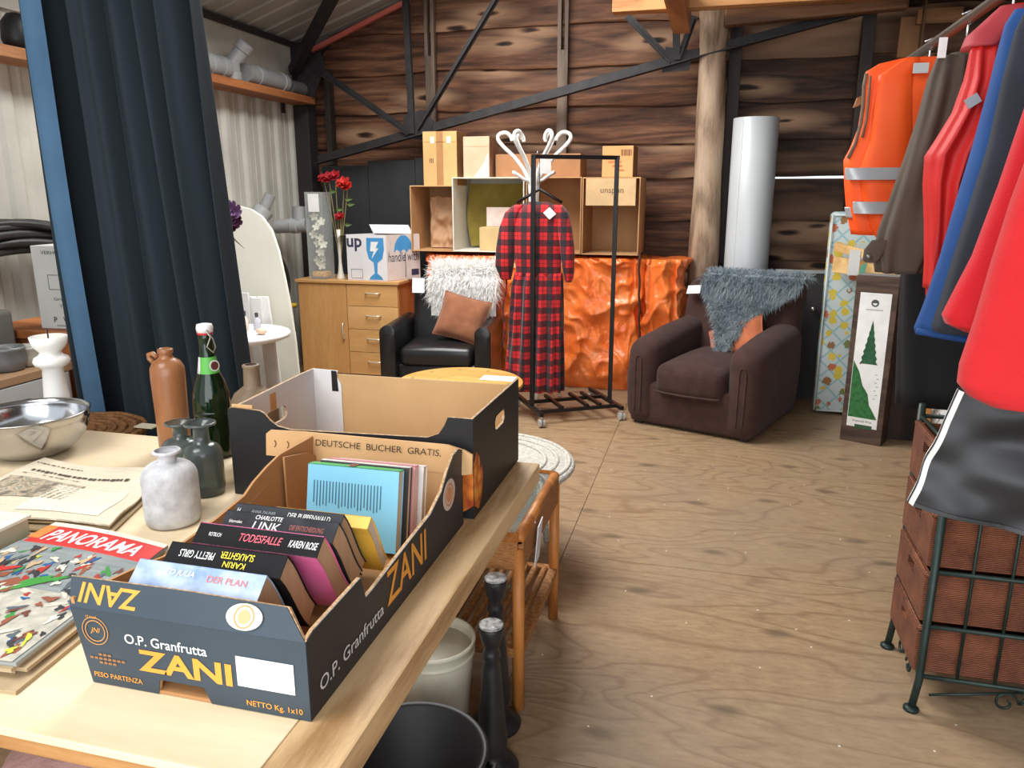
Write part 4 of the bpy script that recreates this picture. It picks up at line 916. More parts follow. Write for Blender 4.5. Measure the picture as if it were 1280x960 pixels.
for (dx, dzr, mt, r) in ((-.055, .80, redm, .06), (.0, .815, redm, .055), (.075, .76, redo, .062), (.105, .735, redo, .05), (-.10, .80, redm, .045), (.028, .50, redm, .045)):
    rose((r0.x+dx, r0.y-.02, CZ+dzr), r, mt)
    MB().tube([(r0.x, r0.y, CZ+.1), (r0.x+dx*.3, r0.y, CZ+.45*dzr), (r0.x+dx, r0.y-.01, CZ+dzr-.01)], .0032, 6).build('stem', M((150, 136, 84), .6), rv)
for (dx, dzr) in ((-.06, .70), (.07, .64), (.09, .60), (-.01, .56), (.055, .44)):
    c = Vector((r0.x+dx, r0.y-.01, CZ+dzr)); MB().add([c, c+Vector((.03, -.01, .015)), c+Vector((.075, 0, 0)), c+Vector((.03, -.01, -.02))], [(0, 1, 2, 3)]).build('leaf', grn, rv, recalc=False)

# ================================================================== black leather tub chair
lea = M((34, 33, 34), .28, col2=(24, 24, 25), scale=6, bump=.05, bscale=220, spec=.6)
tc = thing('tub_chair', 'black leather tub armchair in front of the oak cabinet', 'armchair', (-1.93, 5.42, 0), math.radians(8))
def loc(m, nm, mat, par, **k): return m.build(nm, mat, par, local=True, **k)
loc(MB().rbox(-.30, .30, -.30, .25, .10, .30, .03), 'base', lea, tc, smooth=True)
def seatfn(p):
    if p.z > .40: p.z += .025*(1-(p.x/.27)**2)*(1-((p.y+.05)/.3)**2)
    return p
loc(MB().rbox(-.268, .268, -.335, .22, .29, .425, .045, 4, 2, seatfn), 'seat', lea, tc, smooth=True)
loc(MB().rbox(-.285, .285, .12, .30, .30, .86, .055, 4, 2, lambda p: Vector((p.x, p.y+(p.z-.3)*.16, p.z+.02*(1-(p.x/.28)**2)*(p.z > .8)))), 'backrest', lea, tc, smooth=True)
def arm(s):
    rings = []
    prof = []
    for i in range(25):
        a = PI*i/24; prof.append((.058*math.cos(a), .53+.058*math.sin(a)))
    prof += [(-.058, .06), (.058, .06)]
    m = MB()
    for k, y in enumerate((-.36, -.352, -.33, .15, .30, .31)):
        f = 1 if 0 < k < 5 else .9; drop = 0 if y < .1 else 0
        m_ = [(s*.345+px*f, y, .3+(pz-.3)*(f if k in (0, 5) else 1)+drop) for px, pz in prof]; rings.append(m_)
    return m.loft(rings)
for s in (-1, 1): loc(arm(s), 'arm', lea, tc, angle=50)
for x in (-.3, .3):
    for y in (-.3, .24): loc(MB().lathe([(.02, 0), (.026, .06), (.026, .11)], (x, y, 0), 12), 'leg', M((40, 28, 20), .4), tc, smooth=True)
tc_tag = loc(MB().obox((-.27, .125, .765), (.095, 0, 0), (0, .002, .0), (0, .02, .11)), 'price_card', white_p, tc)
# white sheepskin over its back
fs = thing('sheepskin', 'fluffy white sheepskin draped over the black leather chair', 'sheepskin', (-1.77, 5.5, .44), math.radians(8))
wf = M((255, 254, 252), .8, col2=(246, 244, 240), scale=20)
def sk(u, v):   # u across, v from behind over the top down the front
    s = v*.66-.12; x = -.17+u*.50
    if s < .09: y, z = .33-.0, .80+s
    elif s < .24: a = (s-.09)/.15*PI; y, z = .255+.075*math.cos(a), .885+.06*math.sin(a)
    else: y, z = .155-(s-.24)*.10, .885-(s-.24)
    return Vector((x+.05, y-.02, z+.01))
off = Matrix.LocRotScale(Vector((-1.93, 5.42, 0)), Euler((0, 0, math.radians(8))), None); inv = wm(fs).inverted()
g = MB().grid(lambda u, v: inv @ (off @ sk(u, v)), 20, 24); g.build('pelt', wf, fs, local=True, recalc=False)
m = MB(); pts = []
for i in range(17000):
    u, v = random.random(), random.random(); e = 1e-3
    r = math.hypot((u-.5)*1.0, (v-.45)*.95)
    if r > .56: continue
    p = sk(u, v); tu = sk(u+e, v)-p; tv = sk(u, v+e)-p; n = tu.cross(tv).normalized()
    if n.y > 0 and p.y < .25: n = -n
    if p.y >= .25 and n.z < 0 and abs(n.z) > .3: n = -n
    pts.append((inv @ (off @ p), n))
fur(m, pts, .11, .0021, .5, .65); fo_ = m.build('fur', wf, fs, local=True, recalc=False); fo_['kind'] = 'stuff'
def cushion(name, label, loc_, rot, w, h, d, mat):
    c = thing(name, label, 'cushion', loc_, rot=rot); n = 18; m = MB()
    def P(u, v, s):
        a, b = u*2-1, v*2-1; f = max(0, (1-a**4)*(1-b**4))**.55
        px, pz = a*w/2*(1-.07*(1-abs(b))**.6*0-.06*(1-b*b)), b*h/2*(1-.06*(1-a*a))
        return Vector((px, s*d/2*f+.006*noise.noise(Vector((a*3, b*3, s)))*f, pz+h/2))
    m.grid(lambda u, v: P(u, v, -1), n, n); m.grid(lambda u, v: P(1-u, v, 1), n, n)
    m.build('cover', mat, c, local=True, smooth=True, recalc=False)
    edge = [P(i/20, 0, 0) for i in range(20)]+[P(1, i/20, 0) for i in range(20)]+[P(1-i/20, 1, 0) for i in range(20)]+[P(0, 1-i/20, 0) for i in range(20)]
    MB().tube(edge, .005, 6, closed=True).build('seam', mat, c, local=True, smooth=True); return c
cushion('cushion', 'brown velvet cushion leaning on the white sheepskin', (-1.80, 5.30, .455), (math.radians(-24), math.radians(14), math.radians(6)), .36, .34, .13, M((150, 94, 62), .85, col2=(126, 76, 48), scale=9, sheen=.3))

# ================================================================== orange tarpaulin bundle
t = NT('orange_tarpaulin'); n1 = t.noise(t.mapped((1, 1, 1)), 5, 5, .6, .6); n2 = t.noise(t.mapped((1, 1, 1)), 12, 4, .55, 1.0)
t.base(t.ramp(n1.outputs['Fac'], [(.3, (244, 108, 40)), (.6, (252, 136, 66)), (.8, (253, 172, 116))]))
wvn = t.n('ShaderNodeTexVoronoi', feature='DISTANCE_TO_EDGE'); t.l(t.mapped((1, 1, 1)), wvn.inputs['Vector']); wvn.inputs['Scale'].default_value = 6.5
t.bump(t.math('ADD', t.math('MULTIPLY', n2.outputs['Fac'], .35), t.math('MULTIPLY', wvn.outputs['Distance'], 1.6)), .45, .03)
TARP = t.set(.24, spec=.6)
def tarp_bundle(x0, x1, y0, y1, z0, z1, seed, amp, sag=0, sub=26):
    cx, cy, cz = (x0+x1)/2, (y0+y1)/2, (z0+z1)/2
    def fn(p):
        q = Vector((p.x*2.6+seed, p.y*2.6, p.z*2.2)); n = noise.ridged_multi_fractal(q, .9, 2.1, 5, 1.0, 2.0) if False else noise.fractal(q, 1.0, 2.2, 5)
        cr = abs(noise.noise(Vector((p.x*4+seed, p.z*3, 3)))) + .5*abs(noise.noise(Vector((p.x*9+seed, p.z*8, 7))))
        d = amp*(.6*n+.9*cr-.3)
        o = Vector(((p.x-cx)/(x1-x0)*.7, (p.y-cy)/(y1-y0)*1.6, (p.z-cz)/(z1-z0)*.5)); o.normalize()
        r = p+o*d
        if p.z < z0+.04: r.z = max(z0+.002, p.z)
        r.z = max(r.z, z0+.002)
        if r.z > z1+.012: r.z = z1+.012
        return r
    return MB().rbox(x0, x1, y0, y1, z0, z1, .09, 3, 3, fn)
TB = thing('tarpaulin_bundle', 'large bundle wrapped in crinkled orange tarpaulin under the open cartons', 'bundle', (-1.2, 6.1, 0))
def tarp_shell(x0, x1, y0, y1, z1, seed, amp, nu=150, nv=110):
    # front face + top + ends as one sheet following a rounded block
    W, D = x1-x0, y1-y0
    def P(u, v):
        per = 2*D+W; s = u*per; rc = .10
        if s < D: x, y, nx, ny = x0, y1-s, -1, 0
        elif s < D+W: x, y, nx, ny = x0+(s-D), y0, 0, -1
        else: x, y, nx, ny = x1, y0+(s-D-W), 1, 0
        c0 = min(abs(s-D), rc)/rc; c1 = min(abs(s-D-W), rc)/rc
        k = (1-c0)*.06+(1-c1)*.06
        if s < D+W/2: x += k*.7; 
        else: x -= k*.7
        y += k*.7 if ny else 0
        if v < .72:
            z = z1*v/.72; top = 0
        else:
            z = z1; top = (v-.72)/.28
        n = noise.fractal(Vector((s*2.4+seed, z*2.0, top)), 1.2, 2.1, 3); cr = 1-abs(noise.noise(Vector((s*3.2+seed+z*.8, z*2.6-s*.8, 5))))*2.2
        cr2 = 1-abs(noise.noise(Vector((s*7+seed, z*6+s*2, 9))))*2
        d = amp*(.55*n+.6*max(cr, 0)**3+.3*max(cr2, 0)**3)
        d *= min(1, v*14)
        out = Vector((nx*d, ny*d, 0))
        p = Vector((x, y, z))+out
        if v > .66: p.z = min(p.z, z1)-.03*max(0, 1-abs(v-.72)/.06)
        if top: p = Vector((p.x+((x0+x1)/2-p.x)*top*.97, p.y+((y0+y1)/2+.05-p.y)*top*.97, z1-.012+.008*n))
        return p
    return MB().grid(P, nu, nv)
tarp_shell(-2.28, -.52, 5.9, 6.42, 1.035, 1.3, .085, 190, 110).build('wrapped_load', TARP, TB, smooth=True, recalc=True)
tb2 = thing('tarpaulin_roll', 'smaller orange tarpaulin bundle tied with rope beside the round post', 'bundle', (-.36, 6.1, 0))
tarp_shell(-.505, -.215, 5.93, 6.38, 1.03, 8.3, .07, 110, 90).build('wrapped_load', TARP, tb2, smooth=True, recalc=True)
MB().tube([at(800, py, y=5.85)+Vector((.004*math.sin(py*.2)-.005, 0, 0)) for py in range(318, 488, 10)], .009, 6).build('rope', M((60, 44, 36), .8), tb2, smooth=True)

# ================================================================== open cartons on the bundle
BZ0 = 1.05
def carton(label, x0, x1, y0, y1, z0, z1, out, ins, group='open cartons on the orange bundle', t_=.008, floor_m=None):
    c = thing('open_carton', label, 'box', ((x0+x1)/2, (y0+y1)/2, z0), 0, group)
    MB().box(x0, x1, y0, y1, z0, z0+t_).build('bottom_panel', floor_m or ins, c, bevel=.001); MB().box(x0, x1, y0, y1, z1-t_, z1).build('top_panel', out, c, bevel=.001)
    MB().box(x0, x0+t_, y0, y1, z0+t_, z1-t_).build('side_panel', ins, c); MB().box(x1-t_, x1, y0, y1, z0+t_, z1-t_).build('side_panel', ins, c)
    MB().box(x0+t_, x1-t_, y1-t_, y1, z0+t_, z1-t_).build('back_panel', ins, c); return c
kr1 = M((196, 152, 106), .8, col2=(180, 136, 92), scale=4); kr2 = M((206, 166, 118), .8, col2=(190, 148, 100), scale=4); wh_in = M((226, 220, 206), .75, col2=(212, 206, 192), scale=4)
c1_ = carton('leftmost open brown carton with crumpled paper inside', -2.375, -2.012, 5.92, 6.36, BZ0, 1.565, kr2, kr1)
MB().grid(lambda u, v: Vector((-2.30+.27*u, 6.18+.05*noise.fractal(Vector((u*4, v*4, 1)), 1, 2, 4), BZ0+.015+.41*v+.02*noise.noise(Vector((u*6, 2, 0)))*v)), 24, 24).build('crumpled_paper', M((206, 168, 132), .85, col2=(190, 150, 114), scale=6), c1_, smooth=True, recalc=False)
c2_ = carton('open carton lined white with an olive cloth inside', -2.005, -1.425, 5.88, 6.36, BZ0+.005, 1.625, wh_in, wh_in)
olv = M((150, 134, 60), .9, col2=(128, 112, 48), scale=8)
m = MB()
def oc(u, v):
    x = -1.955+.49*u; b = .04*math.sin(PI*u)+.02*math.sin(PI*v)
    return Vector((x+.03*math.sin(v*PI)*(u-.5)*2, 6.20+.10*(1-4*(u-.5)**2)-.18*max(0, .12-v*.5)*0, BZ0+.03+.50*v))
MB().grid(oc, 16, 16).build('olive_cloth', olv, c2_, smooth=True, recalc=False)
c3_ = carton('open brown carton behind the plaid dress', -1.415, -.985, 5.90, 6.36, BZ0, 1.625, kr2, kr1)
c4_ = carton('rightmost open brown carton with a smaller box wedged in its top', -.975, -.545, 5.88, 6.36, BZ0, 1.62, kr2, kr1)
def closed(name, label, x0, x1, y0, y1, z0, z1, mat, side, tilt=0, tape=True):
    c = thing(name, label, 'box', ((x0+x1)/2, (y0+y1)/2, z0), math.radians(tilt), 'closed cartons piled on the open ones')
    w, d, h = (x1-x0)/2, (y1-y0)/2, z1-z0
    b = MB().box(-w, w, -d, d, 0, h).build('body', mat, c, local=True, bevel=.003)
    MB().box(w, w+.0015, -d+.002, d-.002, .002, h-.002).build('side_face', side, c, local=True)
    MB().box(-w-.001, w+.001, -.002+0, .002, h, h+.0012).build('flap_seam', M((120, 84, 54), .9), c, local=True)
    if tape: MB().box(-.028, .028, -d-.0015, -d, .0, h).build('packing_tape', M((176, 128, 82), .3), c, local=True)
    return c
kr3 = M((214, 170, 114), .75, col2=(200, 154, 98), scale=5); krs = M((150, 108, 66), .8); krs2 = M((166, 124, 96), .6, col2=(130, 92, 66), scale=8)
b1 = closed('carton', 'tall taped brown carton on top of the leftmost open one', -2.265, -1.985, 5.95, 6.20, 1.565, 1.975, kr3, krs)
text('III', (-.07, -.127, .19), (1, 0, 0), (0, 0, 1), black_p, b1, width=.03, local=True)
flat(rect(.262, .003), (0, -.1255, .33), (1, 0, 0), (0, 0, 1), M((160, 116, 70), .8), b1, 'flap_line', local=True)
for dx in (-.06, .075): flat(rect(.035, .05), (dx, -.1265, .345), (1, 0, 0), (0, 0, 1), M((236, 224, 204), .25), b1, 'clear_tape', local=True)
b2 = closed('carton', 'narrow pale carton next to the tall taped one', -1.925, -1.715, 5.93, 6.18, 1.626, 1.93, M((216, 178, 146), .7), krs2, tape=False)
flat([(-.02, 0), (.10, 0), (.10, .19), (.06, .10)], (0, -.1255, .003), (1, 0, 0), (0, 0, 1), M((236, 224, 210), .3), b2, 'shrink_film', local=True)
flat(rect(.2, .002), (0, -.1255, .23), (1, 0, 0), (0, 0, 1), M((186, 146, 112), .8), b2, 'flap_line', local=True)
b3 = closed('carton', 'low wide brown carton lying behind the coat stand', -1.69, -1.02, 6.02, 6.32, 1.626, 1.80, M((172, 122, 82), .8), krs, tape=False)
b4 = closed('carton', 'small orange brown carton with a barcode on the rightmost open one', -.835, -.605, 5.93, 6.15, 1.622, 1.845, M((222, 166, 110), .7, col2=(206, 148, 92), scale=5), krs, tilt=-3, tape=False)
for i in range(9): flat(rect(.003 if i % 3 else .006, .045), (.03+i*.009, -.1115, .175), (1, 0, 0), (0, 0, 1), M((110, 74, 46), .7), b4, 'barcode_bar', local=True)
for i, (w, cl) in enumerate(((.10, (206, 120, 70)), (.07, (196, 110, 66)), (.06, (200, 120, 76)))): flat(rect(w, .012), (-.02+.02*i, -.1115, .11-.03*i), (1, 0, 0), (0, 0, 1), M(cl, .7), b4, 'printed_line', local=True)
b5 = closed('carton', 'flat printed carton wedged in the top of the rightmost open one', -.945, -.575, 5.85, 5.875, 1.415, 1.61, M((220, 184, 136), .75), krs, tape=False)
text('unspun', (.01, -.0135, .10), (1, 0, 0), (0, 0, 1), M((120, 96, 66), .7), b5, width=.17, local=True)
b6 = closed('carton', 'low cream carton standing inside the white lined one', -1.80, -1.50, 5.93, 6.12, BZ0+.015, 1.245, M((214, 184, 130), .75), krs, tape=False)
lf_ = thing('leaflet_stack', 'white printed leaflets standing in the cream carton', 'leaflets', (-1.65, 6.14, BZ0+.014)); 
for k, (dx, w_, h_) in enumerate(((-.12, .20, .33), (.02, .18, .31))): MB().box(-1.65+dx-.03, -1.65+dx+w_-.03, 6.135+.012*k, 6.143+.012*k, BZ0+.016, BZ0+.016+h_).build('leaflet', M((240, 230, 222), .6, col2=(230, 200, 196), scale=14), lf_)

# ================================================================== white bentwood coat stand
cs = thing('coat_stand', 'white bentwood coat stand with curled hooks behind the plaid dress', 'coat stand', (-1.255, 5.47, 0))
ws = M((240, 238, 234), .35)
ox, oy = -1.255, 5.47
MB().lathe([(.02, .3), (.022, 1.45), (.024, 1.6), (.018, 1.70), (.01, 1.72)], (ox, oy, 0), 16).build('pole', ws, cs, smooth=True)
for k in range(6):
    a = 2*PI*k/6+.15; ca, sa = math.cos(a), math.sin(a)
    path = [(r*ca+ox, r*sa*.8+oy, z) for r, z in ((.022, 1.40), (.03, 1.56), (.07, 1.66), (.14, 1.75), (.215, 1.82), (.255, 1.87), (.245, 1.905), (.20, 1.915), (.165, 1.89), (.155, 1.86))]
    MB().tube(sm(path, 4), .0135, 10).build('hook', ws, cs, smooth=True)
    a += .5; ca, sa = math.cos(a), math.sin(a)
    MB().tube([(ox+r*ca, oy+r*sa*.8, z) for r, z in ((.03, 1.58), (.08, 1.60), (.14, 1.635), (.17, 1.65))], .011, 8).build('peg', ws, cs, smooth=True)
for k in range(4):
    a = PI/2*k+.4; ca, sa = math.cos(a), math.sin(a)
    MB().tube([(ox+r*ca, oy+r*sa, z) for r, z in ((.022, .50), (.05, .34), (.13, .20), (.19, .08), (.21, .012))], .013, 8).build('leg', ws, cs, smooth=True)

# ================================================================== black clothes rail with plaid dress
pl = Vector((-1.135, 4.933, 0)); prr = Vector((-.643, 5.234, 0)); dr = (prr-pl).normalized(); nr = Vector((dr.y, -dr.x, 0))
rk = thing('clothes_rack', 'black steel clothes rail on castors holding the plaid dress', 'clothes rack', (pl+prr)/2)
bm_ = M((30, 29, 30), .4, .3); RH = 1.735
MB().bar(pl+Z_*.09, pl+Z_*RH, .028).build('upright', bm_, rk, bevel=.002); MB().bar(prr+Z_*.09, prr+Z_*RH, .028).build('upright', bm_, rk, bevel=.002)
MB().bar(pl+Z_*(RH-.005)-dr*.014, prr+Z_*(RH-.005)+dr*.014, .026).build('top_rail', bm_, rk, bevel=.002)
for p in (pl, prr):
    MB().bar(p+nr*.21+Z_*.085, p-nr*.36+Z_*.085, .027).build('foot_bar', bm_, rk, bevel=.002)
    for s in (1, -1):
        c = p+nr*(.20 if s > 0 else -.35)
        w_ = thing('x', 'x', 'x') if False else None
        cst = MB().box(c.x-.012, c.x+.012, c.y-.012, c.y+.012, .045, .072).build('castor_fork', M((196, 196, 198), .2, .9), rk)
        m = MB(); ax = Vector((dr.x, dr.y, 0))
        for off_ in (-.012, .012):
            cc = c+ax*off_+Z_*.028; u = Vector((nr.x, nr.y, 0))
            m.loft([[cc+ax*q+(u*math.cos(2*PI*j/20)+Z_*math.sin(2*PI*j/20))*.0275*f for j in range(20)] for q, f in ((-.008, .8), (-.007, 1), (.007, 1), (.008, .8))])
        m.build('wheel', M((206, 206, 204), .3, .4), cst, angle=40)
for s in (.13, -.13): MB().bar(pl+nr*s+Z_*.085, prr+nr*s+Z_*.085, .024).build('base_bar', bm_, rk, bevel=.002)
for f in (.30, .62, .78): MB().bar(pl+(prr-pl)*f+nr*.13+Z_*.10, pl+(prr-pl)*f-nr*.22+Z_*.10, .022).build('cross_bar', bm_, rk, bevel=.002)
ca_ = pl+dr*.05+Z_*(RH-.055); MB().obox(ca_-Vector((.0, .03, .055)), dr*.075, Vector((0, .002, 0)), Z_*.09).build('price_card', white_p, rk)
# hanger and dress
plaid = NT('red_plaid'); sep = plaid.n('ShaderNodeSeparateXYZ'); plaid.l(plaid.tc(), sep.inputs[0])
def stripe(sock, per, lo, hi, ph=0.0):
    fr = plaid.math('FRACT', plaid.math('ADD', plaid.math('DIVIDE', sock, per), ph)); return plaid.math('MULTIPLY', plaid.math('GREATER_THAN', fr, lo), plaid.math('LESS_THAN', fr, hi))
cxs = plaid.math('ADD', stripe(sep.outputs['X'], .088, .0, .46, .25), plaid.math('MULTIPLY', stripe(sep.outputs['X'], .088, .70, .76, .25), .5))
czs = plaid.math('ADD', stripe(sep.outputs['Z'], .088, .0, .46), plaid.math('MULTIPLY', stripe(sep.outputs['Z'], .088, .70, .76), .5))
tot = plaid.math('MULTIPLY', plaid.math('ADD', cxs, czs), .5)
plaid.base(plaid.ramp(tot, [(0, (206, 26, 34)), (.25, (150, 24, 32)), (.5, (92, 20, 28)), (1, (24, 24, 32))], 'LINEAR')); PLAID = plaid.set(.8, sheen=.2)
DX, DY = -1.118, 5.04
ds = thing('plaid_dress', 'long red and black plaid dress with puffed sleeves on a hanger', 'dress', (DX, DY, .2))
def loft_rows(rows, n=44, folds=0, famp=0, seed=0, y0=0, fstart=None, sharp=2.4):
    # rows: (z, x left, x right, half thickness)
    rings = []
    zs = [r[0] for r in rows]; zt, zb_ = max(zs), min(zs)
    for (z, xl, xr, th) in rows:
        cx, a = (xl+xr)/2, (xr-xl)/2; ring = []
        fk = 0 if fstart is None else max(0, min(1, (fstart-z)/max(1e-6, (fstart-zb_))))
        for j in range(n):
            q = 2*PI*j/n; c, s = math.cos(q), math.sin(q)
            x = a*math.copysign(abs(c)**(2/sharp), c); y = th*math.copysign(abs(s)**(2/sharp), s)
            f = 1+famp*(.35+.65*fk)*math.sin(folds*q+seed+.6*math.sin(z*5+seed))+.5*famp*math.sin((folds*.5+1)*q*2+seed*2+z*4) if folds else 1
            ring.append(Vector((cx+x*(1+(f-1)*.25), y0+y*f, z)))
        rings.append(ring)
    return MB().loft(rings)
def dens(rows, k=3):
    out = []
    for a, b in zip(rows[:-1], rows[1:]):
        for i in range(k): out.append(tuple(p+(q-p)*i/k for p, q in zip(a, b)))
    return out+[rows[-1]]
def dz_(py): return at(670, py, y=DY).z
def dxx(px, py): return at(px, py, y=DY).x
def prow(py, l, r, th, y=DY): return (at((l+r)/2, py, y=y).z, at(l, py, y=y).x, at(r, py, y=y).x, th)
bod = [prow(252, 662, 684, .02), prow(256, 650, 694, .035), prow(263, 642, 700, .05), prow(280, 638, 704, .062), prow(310, 642, 702, .07), prow(336, 645, 701, .06), prow(343, 645, 701, .058)]
def noy(mb, y): 
    for v in mb.v: v.y += y
    return mb
noy(loft_rows(dens(bod), 44), DY).build('bodice', PLAID, ds, smooth=True)
skt = [prow(341, 644, 702, .057), prow(360, 640, 703, .075), prow(400, 637, 704, .095), prow(440, 635, 704, .105), prow(486, 634, 703, .11)]
noy(loft_rows(dens(skt, 5), 120, 13, .22, .4, 0, dz_(343)), DY).build('skirt', PLAID, ds, smooth=True)
for rows in ([prow(256, 643, 656, .03), prow(266, 632, 652, .045), prow(285, 625, 648, .05), prow(310, 621, 645, .055), prow(332, 620, 642, .055), prow(344, 625, 640, .04), prow(349, 628, 639, .03)],
             [prow(256, 690, 703, .03), prow(266, 694, 711, .045), prow(285, 698, 715, .05), prow(310, 701, 718, .055), prow(332, 703, 718, .055), prow(346, 706, 717, .04), prow(352, 708, 715, .03)]):
    noy(loft_rows(dens(rows), 28, 5, .10, 1.1), DY-.01).build('sleeve', PLAID, ds, smooth=True)
MB().tube([at(632, py, y=DY+.02)+Vector((.01*math.sin(py*.11), 0, 0))-Vector((.02*(py-345)/80, 0, 0)) for py in range(345, 440, 8)], .006, 6).build('belt_tie', PLAID, ds, smooth=True)
cc = at(687, 266, y=DY-.07); s45 = .043
MB().obox(cc-Vector((0, 0, s45)), Vector((s45, 0, s45*.85)), Vector((-s45, 0, s45)), Vector((0, -.002, 0))).build('price_card', white_p, ds)
hg = thing('coat_hanger', 'black clothes hanger carrying the plaid dress', 'hanger', (DX, DY, 1.45))
nk = Vector((DX, DY, 1.50))
MB().tube([nk+Vector((-.15, 0, -.055)), nk+Vector((-.08, 0, -.015)), nk+Vector((0, 0, .03)), nk+Vector((.08, 0, -.015)), nk+Vector((.15, 0, -.055))], .010, 8).build('shoulder_arm', bm_, hg, smooth=True)
hk = pl+dr*.03+Z_*RH
MB().tube([nk+Vector((0, 0, .02)), nk+Vector((0, 0, .10)), Vector((hk.x, hk.y+.055, RH-.03)), Vector((hk.x, hk.y+.03, RH+.022)), Vector((hk.x, hk.y, RH+.034)), Vector((hk.x, hk.y-.028, RH+.012))], .004, 8).build('hook', M((150, 150, 152), .3, .9), hg, smooth=True)

# ================================================================== brown armchair
brw = M((70, 45, 40), .95, col2=(56, 35, 31), scale=14, bump=.12, bscale=160, sheen=.05)
ac = thing('armchair', 'bulky dark brown fabric armchair with rolled arms', 'armchair', (.085, 5.345, 0), math.radians(-21))
w2, dF, dB = .437, -.53, .53
loc(MB().rbox(-w2+.02, w2-.02, dF+.03, dB-.06, .015, .30, .03, 3), 'base', brw, ac, smooth=True)
def armfn(s):
    def fn(p):
        y = (p.y-dF)/(dB-dF)
        if p.z > .45: p.z += .05*y - .03*max(0, 1-y*5)
        p.x += s*.02*math.sin(PI*min(1, p.z/.6)) + s*.012*noise.noise(Vector((p.y*3, p.z*3, s)))
        return p
    return fn
for s in (-1, 1):
    x0, x1 = (-w2, -w2+.215) if s < 0 else (w2-.215, w2)
    loc(MB().rbox(x0, x1, dF, dB-.12, .01, .60, .095, 5, 1, armfn(s)), 'arm', brw, ac, smooth=True)
    xx = (x0+x1)/2
    loc(MB().tube(sm([(x0+.088+s*.015, dF+.0, .10), (x0+.086+s*.018, dF+.0, .40), (x0+.092+s*.018, dF+.0, .462), (xx+s*.018, dF+.0, .475), (x1-.092+s*.018, dF+.0, .462), (x1-.086+s*.018, dF+.0, .40), (x1-.088+s*.015, dF+.0, .10)]), .006, 6), 'piping', brw, ac, smooth=True)
def seat2(p):
    if p.z > .40: p.z += .045*(1-min(1, (p.x/.24)**2))*(1-min(1, ((p.y+.1)/.48)**2))
    if p.y < dF+.08: p.y -= .035*(1-(p.x/.25)**2)
    return p
loc(MB().rbox(-.232, .232, dF-.005, dB-.28, .235, .43, .06, 5, 2, seat2), 'seat_cushion', brw, ac, smooth=True)
loc(MB().tube([(-.22+.44*i/16, dF-.028-.028*(1-((i-8)/8)**2), .262) for i in range(17)], .007, 6), 'piping', brw, ac, smooth=True)
def backfn(p):
    k = (p.z-.3)/.65; p.y += .16*k
    if p.z > .85: p.z += .02*math.cos(p.x*4)
    p.y += .015*noise.noise(Vector((p.x*4, p.z*4, 2))); return p
loc(MB().rbox(-.41, .41, dB-.34, dB-.06, .25, .915, .10, 5, 2, backfn), 'backrest', brw, ac, smooth=True)
loc(MB().obox((-.36, dB-.30, .80), (.10, 0, .01), (0, .01, .0), (0, .03, .055)), 'price_card', white_p, ac)
for x in (-.36, .36):
    for y in (dF+.08, dB-.12): loc(MB().box(x-.025, x+.025, y-.025, y+.025, 0, .02), 'foot', M((30, 22, 18), .5), ac)
# grey long haired pelt over the back
ACM = wm(ac)
gp = thing('fur_throw', 'grey long haired pelt draped over the brown armchair back', 'fur throw', ACM @ Vector((.02, .3, .5)), math.radians(-21))
gf = M((160, 172, 178), .85, col2=(112, 126, 134), scale=11); ginv = wm(gp).inverted()
def gpel(u, v):
    x = -.27+.70*u; s = v
    top_y = .38; zt_ = .945
    Ltop, Lfront = .14, .56*(1-abs(u-.42)*1.05)
    if s < .3:
        q = s/.3; y, z = top_y+.16-.16*q*1.0, zt_-.02*(1-q)
    else:
        q = (s-.3)/.7; z = zt_-q*Lfront; k = (z-.3)/.65; y = (dB-.34)+.16*k-.035+.05*(1-min(1, q*6))
        if z < .78: y -= (.78-z)*.75
    cxn = -.27+.70*.42
    if s > .3: x = cxn+(x-cxn)*(1-.75*max(0, (s-.45)/.55)**1.3)
    return Vector((x, y, z))
MB().grid(lambda u, v: ginv @ (ACM @ gpel(u, v)), 24, 28).build('pelt', gf, gp, local=True, recalc=False)
m = MB(); pts = []
R3 = ACM.to_3x3()
for i in range(15000):
    u, v = random.random(), random.random(); e = 1e-3
    p = gpel(u, v); tu = gpel(min(u+e, 1), v)-p if u < .99 else p-gpel(u-e, v); tv = gpel(u, v+e)-p
    n = tu.cross(tv)
    if n.length < 1e-12: continue
    n.normalize()
    if n.y > .3 and p.z < .93: n = -n
    if n.z < -.5 and v < .35: n = -n
    pts.append((ginv @ (ACM @ p), n))
fur(m, pts, .075, .0017, .75, .4); o = m.build('fur', gf, gp, local=True, recalc=False); o['kind'] = 'stuff'
cpos = ACM @ Vector((.12, .02, .43))
cushion('cushion', 'rust coloured cushion tucked under the grey pelt on the brown armchair', cpos, (math.radians(-36), math.radians(-24), math.radians(-21)), .40, .27, .11, M((190, 108, 68), .85, col2=(168, 90, 54), scale=9, sheen=.3))

